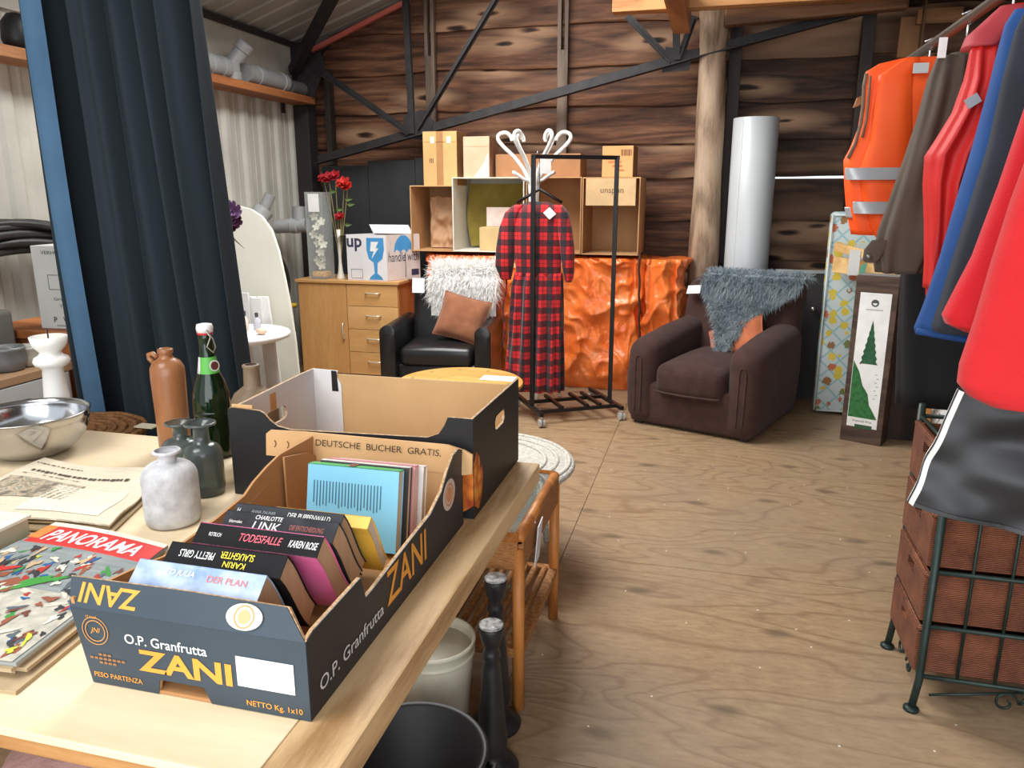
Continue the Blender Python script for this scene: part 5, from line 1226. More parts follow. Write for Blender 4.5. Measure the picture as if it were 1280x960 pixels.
# ================================================================== roll of grey ducting, mattress, boards
rollm = M((200, 204, 207), .38, .05, col2=(190, 194, 197), scale=2)
rl = thing('lino_roll', 'tall silver grey roll standing behind the brown armchair', 'roll', (.25, 6.2, 0))
MB().lathe([(.158, 0), (.163, .01), (.163, 2.035), (.160, 2.04), (.152, 2.04), (.150, 1.9), (.150, .1)], (.25, 6.2, 0), 48).build('outer_wrap', rollm, rl, angle=40)
MB().tube([(.25+.1632*math.cos(4.1), 6.2+.1632*math.sin(4.1), z) for z in (.02, 1.0, 2.03)], .002, 6).build('seam_edge', rollm, rl)
t = NT('floral_ticking'); sep = t.n('ShaderNodeSeparateXYZ'); t.l(t.tc(), sep.inputs[0])
hz_ = t.math('ADD', sep.outputs['X'], sep.outputs['Y'])
def dl(a, b, per, w):
    s = t.math('ADD', a, t.math('MULTIPLY', b, -1.0 if per < 0 else 1.0)); fr = t.math('FRACT', t.math('DIVIDE', s, abs(per))); return t.math('LESS_THAN', fr, w)
g1 = t.math('MAXIMUM', dl(hz_, sep.outputs['Z'], .13, .14), dl(hz_, sep.outputs['Z'], -.13, .14))
col = t.mix(t.math('MULTIPLY', g1, .7), lin((196, 208, 208)), lin((128, 178, 186)))
vo = t.n('ShaderNodeTexVoronoi'); t.l(t.mapped((1, 1, 1)), vo.inputs['Vector']); vo.inputs['Scale'].default_value = 13; vo.inputs['Randomness'].default_value = .7
nn = t.noise(t.mapped((1, 1, 1)), 60, 3); dd = t.math('ADD', vo.outputs['Distance'], t.math('MULTIPLY', t.math('SUBTRACT', nn.outputs['Fac'], .5), .5))
fm_ = t.math('LESS_THAN', dd, .36); sr = t.n('ShaderNodeSeparateColor'); t.l(vo.outputs['Color'], sr.inputs[0])
fc_ = t.ramp(sr.outputs[0], [(0, (214, 190, 70)), (.4, (150, 110, 70)), (.6, (222, 196, 84)), (.8, (190, 110, 80)), (.95, (120, 130, 80))], 'CONSTANT')
t.base(t.mix(fm_, col, fc_)); FLORAL = t.set(.8)
mt = thing('mattress', 'narrow pale blue floral mattress standing on end beside the armchair', 'mattress', (.95, 5.75, 0), math.radians(0))
MB().rbox(.752, 1.35, 5.56, 5.70, .012, 1.385, .03, 3).build('ticking', FLORAL, mt, smooth=True)
for z in (.03, 1.365): MB().tube([(.765, 5.555, z), (1.34, 5.555, z)], .007, 6).build('piping', M((206, 216, 214), .7), mt, smooth=True)
MB().tube([(.752, 5.556, .03), (.752, 5.556, 1.37)], .007, 6).build('piping', M((206, 216, 214), .7), mt, smooth=True)
pine = wood((226, 190, 132), (200, 156, 98), axis=0)
a_, b_ = at(1046, 307, y=5.42), at(1162, 342, y=5.1)
tag(MB().bar(at(1044, 308, y=5.46), at(1140, 332, y=5.05)+Vector((.1, -.05, -.03)), .02, .055).build('pine_slat', pine, bevel=.002), 'upper pale pine slat resting against the floral mattress', 'slat', 'pine slats')
tag(MB().bar(at(1042, 330, y=5.50), at(1120, 342, y=5.19), .02, .10).build('pine_slat', pine, bevel=.002), 'lower wider pine slat with a white tag against the floral mattress', 'slat', 'pine slats')
c_ = at(1066, 332, y=5.33); tag(MB().box(c_.x-.03, c_.x+.035, c_.y-.02, c_.y-.017, c_.z-.06, c_.z+.10).build('paper_tag', white_p), 'white paper tag hanging on the pine slat', 'tag')
c_ = at(1071, 342, y=5.28); tag(MB().obox((c_.x, c_.y-.0, c_.z-.12), (.035, 0, .02), (0, .004, 0), (.02, 0, .17)).build('ribbon', M((110, 186, 160), .6)), 'short mint green ribbon beside the paper tag', 'ribbon')
# bed base behind: grey headboard rail seen over the armchair
gbd = thing('grey_board', 'grey edged board standing behind the brown armchair', 'board', (.62, 6.0, 0))
MB().box(.46, .80, 5.98, 6.02, 0, .94).build('board', M((60, 58, 58), .7), gbd); MB().box(.46, .80, 5.975, 6.025, .94, .96).build('edge_strip', M((170, 172, 170), .5), gbd)
MB().lathe([(.004, 0), (.018, .004), (.02, .025), (.014, .04), (.004, .042)], (.735, 5.955, .66), 14).build('chrome_knob', M((200, 200, 196), .25, .9), gbd, smooth=True)

# christmas tree carton
dkw = wood((88, 66, 54), (58, 42, 34), axis=0, scale=2)
tx = at(1075, 345, y=4.98); 
xb = thing('tree_carton', 'tall wood grain carton with a picture of a Christmas tree', 'box', (.98, 5.0, 0), math.radians(-24))
MB().box(-.12, .12, -.07, .07, 0, 1.03).build('body', dkw, xb, local=True, bevel=.004)
MB().box(-.11, .11, -.06, .06, 1.031, 1.034).build('top_flap', M((150, 150, 150), .5), xb, local=True)
lb = flat(rect(.175, .83), (.0, -.0705, .515), (1, 0, 0), (0, 0, 1), white_p, xb, 'label', local=True)
gr1 = M((46, 98, 62), .7, col2=(30, 72, 46), scale=60)
def spiky(n, w, h, k=.2):
    L = [(-w*(1-i/n)*(1 if i % 2 == 0 else 1-k), h*i/n) for i in range(n)]; Rr2 = [(-a, b) for a, b in L[::-1]]
    return L+[(0, h)]+Rr2
flat(spiky(14, .052, .27), (.0, -.0705, .50), (1, 0, 0), (0, 0, 1), gr1, xb, 'tree_picture', lift=.0014, local=True)
flat([(-.085, 0), (.085, 0), (.05, .06), (.03, .09), (.015, .16), (-.02, .21), (-.045, .29), (-.085, .36)], (0, -.0705, .155), (1, 0, 0), (0, 0, 1), M((52, 120, 60), .7, col2=(34, 84, 44), scale=60), xb, 'tree_picture', lift=.0014, local=True)
flat(rect(.17, .05), (0, -.0705, .135), (1, 0, 0), (0, 0, 1), M((236, 236, 232), .5), xb, 'label_band', lift=.002, local=True)
flat(rect(.10, .025), (0.01, -.0705, .105), (1, 0, 0), (0, 0, 1), M((50, 84, 58), .5), xb, 'label_band', lift=.0024, local=True)
text('Imperial Pine', (0, -.0705, .138), (1, 0, 0), (0, 0, 1), M((90, 90, 90), .5), xb, width=.11, lift=.003, local=True)
for i in range(8): flat(rect(.009, .008), (-.042+i*.012, -.0705, .83), (1, 0, 0), (0, 0, 1), M((176, 176, 176), .5), xb, 'small_print', lift=.0014, local=True)
flat(ring_poly(.013, .022, 16)[:26], (0, -.0705, .87), (1, 0, 0), (0, 0, 1), M((80, 84, 84), .5), xb, 'emblem', lift=.0014, local=True)
flat(circ(.006, 8), (-.045, -.0705, .50), (1, 0, 0), (0, 0, 1), red_p, xb, 'red_dot', lift=.0014, local=True)
for i in range(7): flat(rect(.012, .004), (.052+.01*(i % 2), -.0705, .44-.025*i), (1, 0, 0), (0, 0, 1), M((150, 150, 150), .5), xb, 'small_print', lift=.0014, local=True)
# dark furniture side, timber leg and white rolls to the right
dk = thing('dark_wardrobe', 'dark stained wooden wardrobe side behind the timber leg', 'wardrobe', (1.25, 5.25, 0))
dkm = wood((54, 40, 34), (38, 28, 24), axis=2)
MB().box(1.12, 1.9, 5.06, 5.10, 0, 1.0).build('side_panel', dkm, dk); MB().box(1.12, 1.9, 5.10, 5.45, .96, 1.0).build('top', dkm, dk)
MB().box(1.12, 1.9, 5.045, 5.06, .42, .50).build('rail', dkm, dk); MB().box(1.19, 1.30, 5.05, 5.058, .56, .61).build('handle_plate', M((120, 112, 104), .4, .5), dk); MB().box(1.10, 1.12, 5.06, 5.45, 0, 1.0).build('edge', wood((110, 80, 56), (80, 56, 38), axis=2), dk)
a_, b_ = at(1169, 428, y=4.78), at(1148, 569, y=4.78)
tag(MB().box(1.225, 1.285, 4.76, 4.82, 0, .70).build('timber_post', wood((204, 142, 76), (170, 108, 52), axis=2, knots=1), bevel=.004), 'short orange pine post standing before the dark wardrobe', 'post')
wr_ = M((216, 216, 212), .7, col2=(198, 198, 194), scale=6)
for k, (z, lab) in enumerate(((.18, 'bottom white padded roll behind the pine post'), (.47, 'top white padded roll behind the pine post'))):
    q = thing('padded_roll', lab, 'roll', (1.45, 4.83, z-.15), 0, 'white padded rolls')
    MB().rbox(1.30, 1.62, 4.72, 4.94, z-.14, z+.145, .10, 5, 1).build('roll_body', wr_, q, smooth=True)
    MB().tube([(1.305+.015*math.sin(i), 4.715, z-.1+.2*i/9) for i in range(10)], .004, 6).build('seam', M((150, 150, 148), .7), q, smooth=True)
MB_ = MB().obox((1.30, 4.70, .682), (.30, .05, -.06), (0, .2, 0), (0, 0, .008)); tag(MB_.build('white_board', wr_), 'thin white board lying on the padded rolls', 'board')

# ================================================================== blue curtain
CURT = M((36, 47, 54), .95, col2=(29, 39, 45), scale=3, stretch=(6, 6, .3)); LIN = M((70, 104, 134), .85)
cu = thing('curtain', 'long dark blue curtain hanging behind the workbench', 'curtain', (-1.92, 2.34, .03))
CXL, CXR, CYL, CYR = -2.285, -1.60, 2.30, 2.38
def cpos(u, z):
    # u along the width, folds gathered tighter at the top
    k = (z-.03)/2.6
    xl, xr = -2.262+(2.08-z)*.03, -1.677+(2.08-z)*.058
    x = xl+(xr-xl)*u
    w_ = u+.05*math.sin(u*7+.6)+.03*math.sin(u*15)
    ph = w_*2*PI*5.2
    y = CYL+(CYR-CYL)*u + (.05+.03*math.sin(u*8+1.2))*math.sin(ph+.35*math.sin(z*1.7+u*6)) + .016*math.sin(ph*2.3+1+.5*z)
    y += .03*math.exp(-((u-.30)/.12)**2)*-1.2
    x += .014*math.sin(ph*1.0+1.2)+.02*(k-.5)*math.sin(u*6)
    return Vector((x, y, z))
MB().grid(lambda u, v: cpos(u, .03+2.62*v), 220, 40).build('drape', CURT, cu, smooth=True, recalc=False)
def cedge(z): return -2.190+(2.08-z)*.03
MB().grid(lambda u, v: Vector((cedge(.03+2.62*v)-.008+.066*u, CYL-.105+.02*u*u-.01*math.sin(PI*u)+.006*math.sin(v*9), .03+2.62*v)), 6, 30).build('lining_edge', LIN, cu, smooth=True, recalc=False)
MB().grid(lambda u, v: Vector((cedge(.03+2.62*v)-.008, CYL-.105+.006*math.sin(v*9), .03+2.62*v)).lerp(cpos(0, .03+2.62*v), u), 3, 30).build('lining_edge', LIN, cu, smooth=True, recalc=False)
MB().tube([(-2.45, 2.34, 2.66), (-1.4, 2.36, 2.66)], .014, 10).build('curtain_rod', M((120, 110, 100), .4, .6), cu, smooth=True)
for x in (-2.4, -1.45): MB().tube([(x, 2.35, 2.66), (x, 2.35, roofz(x)+.0)], .006, 6).build('rod_hanger', M((90, 88, 84), .4, .6), cu)

# ================================================================== left side clutter
# white arched panel with slats
ap = thing('arched_panel', 'tall cream white arched board leaning by the left wall', 'panel', (-3.0, 4.35, 0))
wpn = M((236, 234, 222), .5, col2=(228, 226, 214), scale=2)
def arch_pts():
    pts = [at(372, 478, y=4.35)+Vector((.03, 0, 0))]
    R_ = [(374, 490), (366, 430), (358, 385), (350, 350), (341, 315), (331, 288), (318, 271), (304, 262), (290, 258)]
    P = [at(a, b, y=4.35) for a, b in R_]; top = P[-1]; out = [(P[0].x+.02, .0)]+[(p.x, p.z) for p in P]
    cx_ = top.x-.05
    out += [(2*cx_-p.x, p.z) for p in P[::-1]]+[(2*cx_-P[0].x-.02, 0)]
    return [(max(a, -3.52), b) for a, b in out]
MB().prism(arch_pts(), lambda a, b, q: Vector((a, 4.35+q+.08*b/1.4, b)), 0, .022).build('board', wpn, ap, bevel=0)
for k, (xa, xb) in enumerate(((328, 352), (343, 366))):
    a0, a1 = at(xa, 372, y=4.29), at(xb, 490, y=4.25)
    MB().obox((a0.x-.035, 4.27, .0), ((.075), 0, 0), (0, .014, 0), (a0.x-a1.x, .05, a0.z)).build('slat', white_p, ap, bevel=.004)
for k, xa in enumerate((-3.02, -2.92, -2.83)): MB().box(xa, xa+.075, 4.30, 4.314, 0, .92-.03*k).build('slat', white_p, ap, bevel=.004)
# purple flowers hanging beside the curtain
fv = thing('dried_flowers', 'purple silk flowers hanging in front of the arched board', 'flowers', (-2.6, 3.9, 1.2))
pm, pm2 = M((140, 104, 148), .7, col2=(110, 74, 120), scale=30), M((104, 56, 84), .7, col2=(84, 40, 66), scale=30)
for (px, py, mtl) in ((289, 260, pm), (295, 265, pm), (291, 271, pm), (296, 278, pm2), (291, 282, pm2), (287, 266, pm)):
    c = at(px, py, y=3.9)
    for k in range(2): flower(c+Vector((0, -.01*k, 0)), .045-.015*k, mtl, fv, 6, (.2, -1, .3), 'petals', .5+.5*k)
MB().tube([at(284, 290, y=3.9), at(296, 302, y=3.9), at(306, 311, y=3.9)], [.006, .005, .001], 6).build('leaf_blade', M((120, 120, 90), .6), fv)
MB().tube([at(289, 262, y=3.92), at(286, 292, y=3.92), at(283, 330, y=3.92), Vector((-2.72, 3.95, .745))], .004, 6).build('stem', M((110, 116, 84), .6), fv)
# white oval table
wtb = thing('side_table', 'small white round table with planed plank legs beside the curtain', 'table', (-2.68, 3.95, 0))
MB().lathe([(.01, .665), (.27, .665), (.295, .675), (.30, .69), (.295, .70), (.285, .705), (.01, .705)], (-2.70, 3.95, 0), 44).build('top', white_p, wtb, smooth=True)
for (dx, dy) in ((.13, -.12), (-.13, -.12), (-.13, .13), (.13, .13)): MB().obox((-2.70+dx-.04, 3.95+dy, .0), (.085, 0, 0), (0, .022, 0), (-dx*.2, 0, .664)).build('leg', M((214, 210, 206), .6), wtb, bevel=.003)
ptb = M((240, 200, 210), .4)
for (px, py, h, r, cl, lab) in ((322, 412, .10, .022, (206, 206, 216), 'clear little perfume bottle on the white side table'), (307, 414, .12, .02, (226, 216, 200), 'cream pump bottle on the white side table by the curtain'), (303, 418, .07, .018, (226, 150, 156), 'pink nail polish bottle on the white side table')):
    c = at(px, py, z=.705); b = thing('cosmetic_bottle', lab, 'bottle', (c.x, c.y, .705), 0, 'cosmetic bottles on the side table')
    MB().lathe([(r*.8, 0), (r, .004), (r, h*.6), (r*.5, h*.72), (r*.4, h*.78)], (c.x, c.y, .705), 16).build('body', M(cl, .25), b, smooth=True)
    MB().lathe([(r*.45, h*.76), (r*.5, h), (r*.3, h+.004)], (c.x, c.y, .705), 12).build('cap', M((90, 90, 96), .3, .5), b, smooth=True)
c = at(327, 417, z=.705); tag(MB().ball((c.x+.02, c.y-.03, .725), (.035, .025, .019)).build('sea_shell', M((236, 206, 180), .5), smooth=True), 'peach coloured shell on the white side table', 'shell')
# hose coils
hose_m = M((44, 42, 42), .45, col2=(32, 31, 31), scale=10)
def coil(label, c, R_, n, seed, ax='x', r=.017, sq=.8):
    o = thing('hose_coil', label, 'hose', (c[0], c[1], c[2]-R_*sq), 0, 'black hose coils along the left wall'); rr = random.Random(seed)
    for k in range(n):
        ry, rz_r = R_*rr.uniform(.72, 1.0), R_*sq*rr.uniform(.72, 1.0); off_ = Vector((rr.uniform(-.05, .05), rr.uniform(-.06, .06), rr.uniform(-.03, .03))); tl = rr.uniform(-.12, .12)
        MB().tube([Vector(c)+off_+Vector((tl*math.cos(a), ry*math.cos(a), rz_r*math.sin(a))) for a in [2*PI*j/48 for j in range(48)]], r*rr.uniform(.7, 1.1), 8, closed=True).build('loop', hose_m, o, smooth=True)
    return o
coil('stacked black hose coils beside the oak cabinet', (-3.43, 5.12, .80), .53, 14, 1)
coil('loose black hose coils behind the white paper carton', (-3.41, 3.15, .93), .80, 14, 2, r=.022, sq=.52)

tag(MB().tube([(-3.44, 5.62, .60), (-3.37, 5.66, .605), (-3.34, 5.72, .6)], .02, 8).build('yellow_strap', M((222, 186, 60), .5), smooth=True), 'short yellow strap among the hose coils by the cabinet', 'strap')
# pipes
pg = M((158, 160, 160), .4, col2=(142, 144, 144), scale=8); pgd = M((96, 96, 96), .45)
def pipe(name, label, path, r, collars=(), group='grey plastic drain pipes', mat=pg):
    o = thing(name, label, 'pipe', Vector(path[0]), 0, group); P = [Vector(p) for p in path]
    MB().tube(P, r, 18).build('tube', mat, o, smooth=False, angle=50)
    for i, f in collars:
        a, b = P[i], P[i+1]; d = (b-a).normalized(); q = a+(b-a)*f
        MB().tube([q-d*.03, q-d*.026, q+d*.026, q+d*.03], [r+.002, r+.007, r+.007, r+.002], 18).build('collar', mat, o, angle=50)
    return o
pz_ = 2.297
a0 = at(288, 92, x=-3.44); 
pe = Vector((-3.45, at(291, 90, x=-3.45).y, pz_))
pipe('drain_elbow', 'pale grey drain pipe elbow standing on the wall shelf', [pe, pe+Z_*.13, pe+Vector((.03, .03, .17)), pe+Vector((.10, .05, .26))], .055, [(0, .25), (2, .7)])
def ya(px): return at(px, 100, x=-3.47).y
pipe('drain_pipe', 'grey drain pipe with collars lying on the wall shelf past the elbow', [(-3.45, ya(303), pz_+.075), (-3.45, ya(352), pz_+.075)], .068, [(0, .92), (0, .3)])
pipe('drain_pipe', 'grey drain pipe on the wall shelf between curtain and elbow', [(-3.45, ya(240), pz_+.075), (-3.45, ya(280), pz_+.075)], .068, [(0, .85), (0, .5)])
pipe('drain_pipe', 'dark short pipe at the far end of the wall shelf', [(-3.45, ya(358), pz_+.06), (-3.45, ya(376), pz_+.06)], .055, [], mat=pgd)
pipe('drain_pipe', 'grey drain pipe leaning up behind the arched board', [(-3.45, 5.0, .2), (-3.40, 5.05, .8), at(312, 288, y=5.25), at(330, 262, y=5.35)], .075, [(2, .2)])
pipe('drain_pipe', 'thin grey pipe end above the leaning drain pipe', [at(322, 280, y=5.45), at(338, 243, y=5.5)], .042, [(0, .3)])
tee = pipe('drain_tee', 'grey pipe tee lying on the hose coils beside the orchid vase', [at(345, 283, y=5.75), at(384, 281, y=5.78)], .058, [(0, .6)])
MB().tube([at(374, 284, y=5.78), at(374, 258, y=5.78)], .055, 18).build('branch_socket', pg, tee, angle=50)
bo_ = at(22, 58, x=-3.46)
tag(MB().lathe([(.02, 0), (.06, .004), (.075, .05), (.07, .13), (.04, .17), (.005, .18)], (-3.45, bo_.y, 2.201), 24).build('black_pot', M((24, 24, 26), .5), smooth=True), 'black rounded pot on the wall shelf left of the curtain', 'pot')
# brown sideboard with white paper carton; shelf with pots
sb_ = thing('sideboard', 'orange brown wooden sideboard left of the curtain', 'sideboard', (-2.95, 2.95, 0))
sbm = wood((160, 96, 52), (122, 66, 32), axis=2)
MB().box(-3.25, -2.60, 2.80, 3.2, 0, .86).build('carcass', sbm, sb_, bevel=.004); MB().box(-3.28, -2.57, 2.77, 3.22, .86, .90).build('top', wood((176, 108, 58), (136, 76, 36), axis=0), sb_, bevel=.012)
wpc = thing('paper_carton', 'tall white printed paper carton standing on the sideboard', 'box', (-2.86, 2.9, .90), math.radians(4))
wb2 = M((198, 198, 194), .7, col2=(188, 188, 184), scale=4)
MB().box(-.115, .215, -.05, .10, 0, .375).build('body', wb2, wpc, local=True, bevel=.003)
dkt = M((92, 92, 92), .6)
def ct(s, x, z, w, h=None, th=0): text(s, (x, -.0505, z), (1, 0, 0), (0, 0, 1), dkt, wpc, width=w, height=h, local=True, thick=th)
ct('VERHUISDOOS', .03, .345, .19, .016, .01); ct('Gruijtenboeken', .07, .135, .20, .018, .01); ct('Tel : 071 5', .06, .105, .13, .014); ct('Wenk.nl', .075, .085, .09, .011)
ct('P', -.035, .042, .018, .026, .03); ct('V', .015, .042, .02, .026, .03)
for q in (rect(.20, .0025, .055, .245), rect(.20, .0025, .055, .180), rect(.0025, .065, -.045, .2125), rect(.0025, .065, .025, .2125), rect(.0025, .065, .155, .2125)): flat(q, (0, -.0505, 0), (1, 0, 0), (0, 0, 1), dkt, wpc, 'printed_frame', local=True)
flat(slot(.035, .28, .045, .024), (0, -.0505, 0), (1, 0, 0), (0, 0, 1), M((96, 60, 54), .8), wpc, 'hand_hole', local=True); flat(rect(.075, .006, -.0+.005, .015), (0, -.0505, 0), (1, 0, 0), (0, 0, 1), M((150, 150, 150), .6), wpc, 'small_print', local=True)
gs = thing('drawer_unit', 'grey drawer unit with a timber top at the far left', 'drawers', (-3.0, 2.45, 0))
gm_ = M((172, 172, 170), .6, col2=(160, 160, 158), scale=3)
MB().box(-3.3, -2.75, 1.9, 2.74, 0, .74).build('carcass', gm_, gs); MB().box(-3.32, -2.735, 1.88, 2.75, .74, .775).build('top', wood((150, 118, 88), (120, 90, 64), axis=1), gs, bevel=.003)
for z0, z1 in ((.40, .57), (.58, .735)):
    d = MB().box(-2.75, -2.735, 1.92, 2.72, z0, z1).build('drawer', gm_, gs, bevel=.002); MB().box(-2.735, -2.715, 2.44, 2.50, (z0+z1)/2-.008, (z0+z1)/2+.012).build('handle', black_p, d)
for (px, py, r, h, cl, lab) in ((10, 460, .075, .10, (120, 122, 122), 'dented grey zinc pot on the drawer unit at the far left'), (36, 455, .065, .085, (196, 192, 182), 'pale stoneware pot on the drawer unit beside the sideboard')):
    c = at(px, py, x=-2.86); tag(MB().lathe([(r*.7, 0), (r*.85, .004), (r, h*.45), (r*.92, h*.8), (r*.98, h*.86), (r*.98, h), (r*.9, h), (r*.85, h*.8), (r*.8, .02)], (c.x, c.y, .776), 28).build('metal_pot', M(cl, .45, .2, scale=16), smooth=True), lab, 'pot', 'pots on the drawer unit')
c = at(14, 447, x=-2.86); tag(MB().lathe([(.03, 0), (.06, .01), (.075, .05), (.06, .09), (.02, .105), (.002, .106)], (-3.0, c.y-.02, .776), 24).build('metal_pot', M((96, 98, 98), .5, .2, scale=16), smooth=True), 'dark grey pot tucked behind the dented zinc one', 'pot', 'pots on the drawer unit')
tag(MB().rbox(-3.3, -3.02, 2.45, 2.75, .776, 1.0, .02).build('grey_crate', M((108, 106, 98), .8)), 'grey crate at the back of the drawer unit', 'crate')

# ================================================================== clothes rail on the right
RX, RZ_ = .625, 1.955
rl_ = thing('hanging_rail', 'steel clothes rail high on the right carrying coats', 'rail', (RX, 2.2, RZ_))
MB().tube([(RX, .9, RZ_), (RX, 3.2, RZ_)], .014, 12).build('tube', M((120, 116, 110), .35, .8), rl_, smooth=True)
for y in (1.0, 1.7):
    MB().tube([(RX, y, RZ_), (RX, y, roofz(RX))], .008, 8).build('hanger_rod', M((120, 116, 110), .35, .8), rl_, smooth=True)
hw = wood((166, 112, 66), (126, 80, 44), axis=0, scale=2)
def hanger(label, y, z=None, mat=None, w=.21):
    h = thing('wooden_hanger', label, 'hanger', (RX, y, 1.86), 0, 'hangers on the right hand rail'); z = 1.868
    m = MB(); P = [(-w, -.095), (-w*.96, -.065), (-w*.5, -.018), (0, .012), (w*.5, -.018), (w*.96, -.065), (w, -.09), (w*.93, -.09), (w*.5, -.04), (0, -.012), (-w*.5, -.04), (-w*.93, -.09)]
    m.prism(P, lambda a, b, q: Vector((RX+a, y+q, z+b)), -.008, .008).build('shoulder_arm', mat or hw, h, bevel=.002)
    MB().tube([(RX, y, z+.005), (RX, y, z+.07), (RX+.018, y, z+.085), (RX+.020, y, z+.10), (RX, y, z+.106), (RX-.018, y, z+.097)], .003, 6).build('hook', M((180, 180, 180), .3, .9), h, smooth=True)
def gm(rows, y, thick=.06, folds=7, famp=.12, seed=0, n=64, k=4, minw=0):
    R = []
    for (py, l, r) in rows:
        a, b = at(l, py, y=y), at(r, py, y=y); R.append((a.z, a.x, max(b.x, a.x+.02), thick if not isinstance(thick, dict) else thick))
    R2 = dens(R, k); zt = R2[0][0]
    out = []
    for i, (z, a, b, t_) in enumerate(R2):
        f = min(1, .35+(zt-z)*7); out.append((z, a, b, t_*f))
    return noy(loft_rows(out, n, folds, famp, seed, 0, zt-.05), y)
def extend(rows, y, xr):    # rows of (py, left px) -> right edge at a fixed world X
    out = []
    for py, l in rows:
        out.append((py, l, None))
    return out
def gmx(rows, y, xr, thick=.055, folds=7, famp=.10, seed=0, n=72, k=4, top_in=.12):
    R = []
    for i, (py, l) in enumerate(rows):
        a = at(l, py, y=y); R.append((a.z, a.x, max(xr-(top_in if i == 0 else top_in*.4 if i == 1 else 0), a.x+.03), thick))
    R2 = dens(R, k); zt = R2[0][0]; out = []
    for (z, a, b, t_) in R2: out.append((z, a, b, t_*min(1, .4+(zt-z)*6)))
    return noy(loft_rows(out, n, folds, famp, seed, 0, zt-.05), y)
G = 'garments on the right hand rail'
# orange safety vest
hv = M((255, 96, 24), .6, col2=(246, 80, 14), scale=5)
vY = 2.85
vs_ = thing('safety_vest', 'orange high visibility vest with grey reflective bands', 'vest', (RX, vY, 1.35), 0, G)
vrows = [(73, 1128), (80, 1098), (90, 1081), (105, 1077), (130, 1076), (160, 1072), (185, 1062), (200, 1054), (230, 1055), (265, 1058), (293, 1064)]
gmx(vrows, vY, .86, .05, 5, .14, .6).build('body', hv, vs_, smooth=True)
# front panel overlap falling forward, bands
fr = [(72, 1132, 1150), (95, 1098, 1140), (130, 1092, 1140), (180, 1085, 1140), (215, 1072, 1142), (250, 1078, 1144), (285, 1088, 1140), (297, 1095, 1128)]
gm(fr, vY-.045, .022, 3, .12, .2, 40).build('front_panel', hv, vs_, smooth=True)
rb = M((176, 176, 180), .35, .2)
for (p0, p1, l) in ((211, 224, 1056), (253, 266, 1066)):
    gm([(p0-1, l, 1152), (p0, l, 1152), ((p0+p1)/2, l, 1152), (p1, l+1, 1152), (p1+1, l+1, 1152)], vY-.05, .06, 3, .05, .2, 40, 2).build('reflective_band', rb, vs_, smooth=True)
gmx([(259, 1055), (265, 1056), (272, 1057)], vY, .865, .054, 5, .14, .6, top_in=0).build('reflective_band', rb, vs_, smooth=True)
MB().tube([at(px, py, y=vY-.03) for px, py in ((1083, 92), (1080, 108), (1079, 130), (1076, 155), (1069, 180), (1060, 198))], .006, 6).build('armhole_piping', M((120, 96, 76), .7), vs_, smooth=True)
MB().tube([at(px, py, y=vY-.045) for px, py in ((1088, 95), (1086, 120), (1083, 150), (1078, 172))], .004, 6).build('armhole_piping', M((120, 96, 76), .7), vs_, smooth=True)
c = at(1151, 85, y=vY-.07); MB().box(c.x-.022, c.x+.022, c.y-.002, c.y, c.z-.015, c.z+.015).build('size_label', M((206, 206, 206), .6), vs_)
hanger('wooden hanger carrying the orange vest', vY)
# black garment
bY = 2.68
bg_ = thing('black_trousers', 'black garment hanging between the vest and the brown jacket', 'trousers', (RX, bY, 1.0), 0, G)
gmx([(95, 1168), (120, 1160), (200, 1140), (300, 1128), (380, 1124), (420, 1122), (505, 1120)], bY, .86, .04, 5, .12, 1.0).build('body', M((24, 24, 26), .8), bg_, smooth=True)
# brown jacket
jb = M((86, 74, 64), .8, col2=(72, 62, 54), scale=6)
jY = 2.46
jk = thing('brown_jacket', 'dark olive brown jacket with a buttoned cuff', 'jacket', (RX, jY, 1.1), 0, G)
gmx([(66, 1190), (80, 1172), (110, 1165), (170, 1150), (230, 1135), (300, 1120), (330, 1118)], jY, .88, .06, 6, .10, .3).build('body', jb, jk, smooth=True)
gm([(70, 1172, 1212), (100, 1160, 1208), (150, 1147, 1196), (200, 1131, 1185), (250, 1114, 1175), (290, 1100, 1168), (318, 1094, 1162), (340, 1096, 1150)], jY-.05, .045, 6, .26, 1.4, 60).build('sleeve', jb, jk, smooth=True)
cf = gm([(300, 1090, 1112), (312, 1080, 1108), (324, 1078, 1100), (328, 1082, 1096)], jY-.085, .015, 2, .05, 0, 28).build('cuff_strap', jb, jk, smooth=True)
c = at(1086, 321, y=jY-.105); MB().ball(c, (.007, .004, .007)).build('button', M((120, 124, 120), .3, .6), cf, smooth=True)
MB().box(at(1178, 65, y=jY-.09).x-.012, at(1178, 65, y=jY-.09).x+.008, jY-.095, jY-.093, 1.845, 1.895).build('paper_tag', white_p, jk)
hanger('wooden hanger inside the brown jacket', jY, w=.05)
# red jacket
rj = M((204, 34, 30), .6, col2=(184, 24, 24), scale=6); rjd = M((176, 58, 64), .7)
rY = 2.12
ra = thing('red_jacket', 'red outdoor jacket with a faded red shoulder yoke', 'jacket', (RX, rY, 1.2), 0, G)
gmx([(6, 1262), (25, 1240), (60, 1222), (120, 1206), (200, 1185), (300, 1172), (360, 1160), (372, 1160)], rY, .90, .055, 6, .10, .9).build('body', rj, ra, smooth=True)
gm([(8, 1250, 1282), (30, 1226, 1280), (46, 1208, 1262), (62, 1202, 1248)], rY-.03, .05, 3, .06, 0, 40).build('shoulder_yoke', rjd, ra, smooth=True)
gm([(58, 1214, 1252), (100, 1206, 1246), (140, 1192, 1236), (170, 1174, 1226), (195, 1158, 1214), (230, 1156, 1200), (280, 1158, 1192), (330, 1158, 1184), (360, 1156, 1176)], rY-.055, .045, 6, .30, 2.0, 60).build('sleeve', rj, ra, smooth=True)
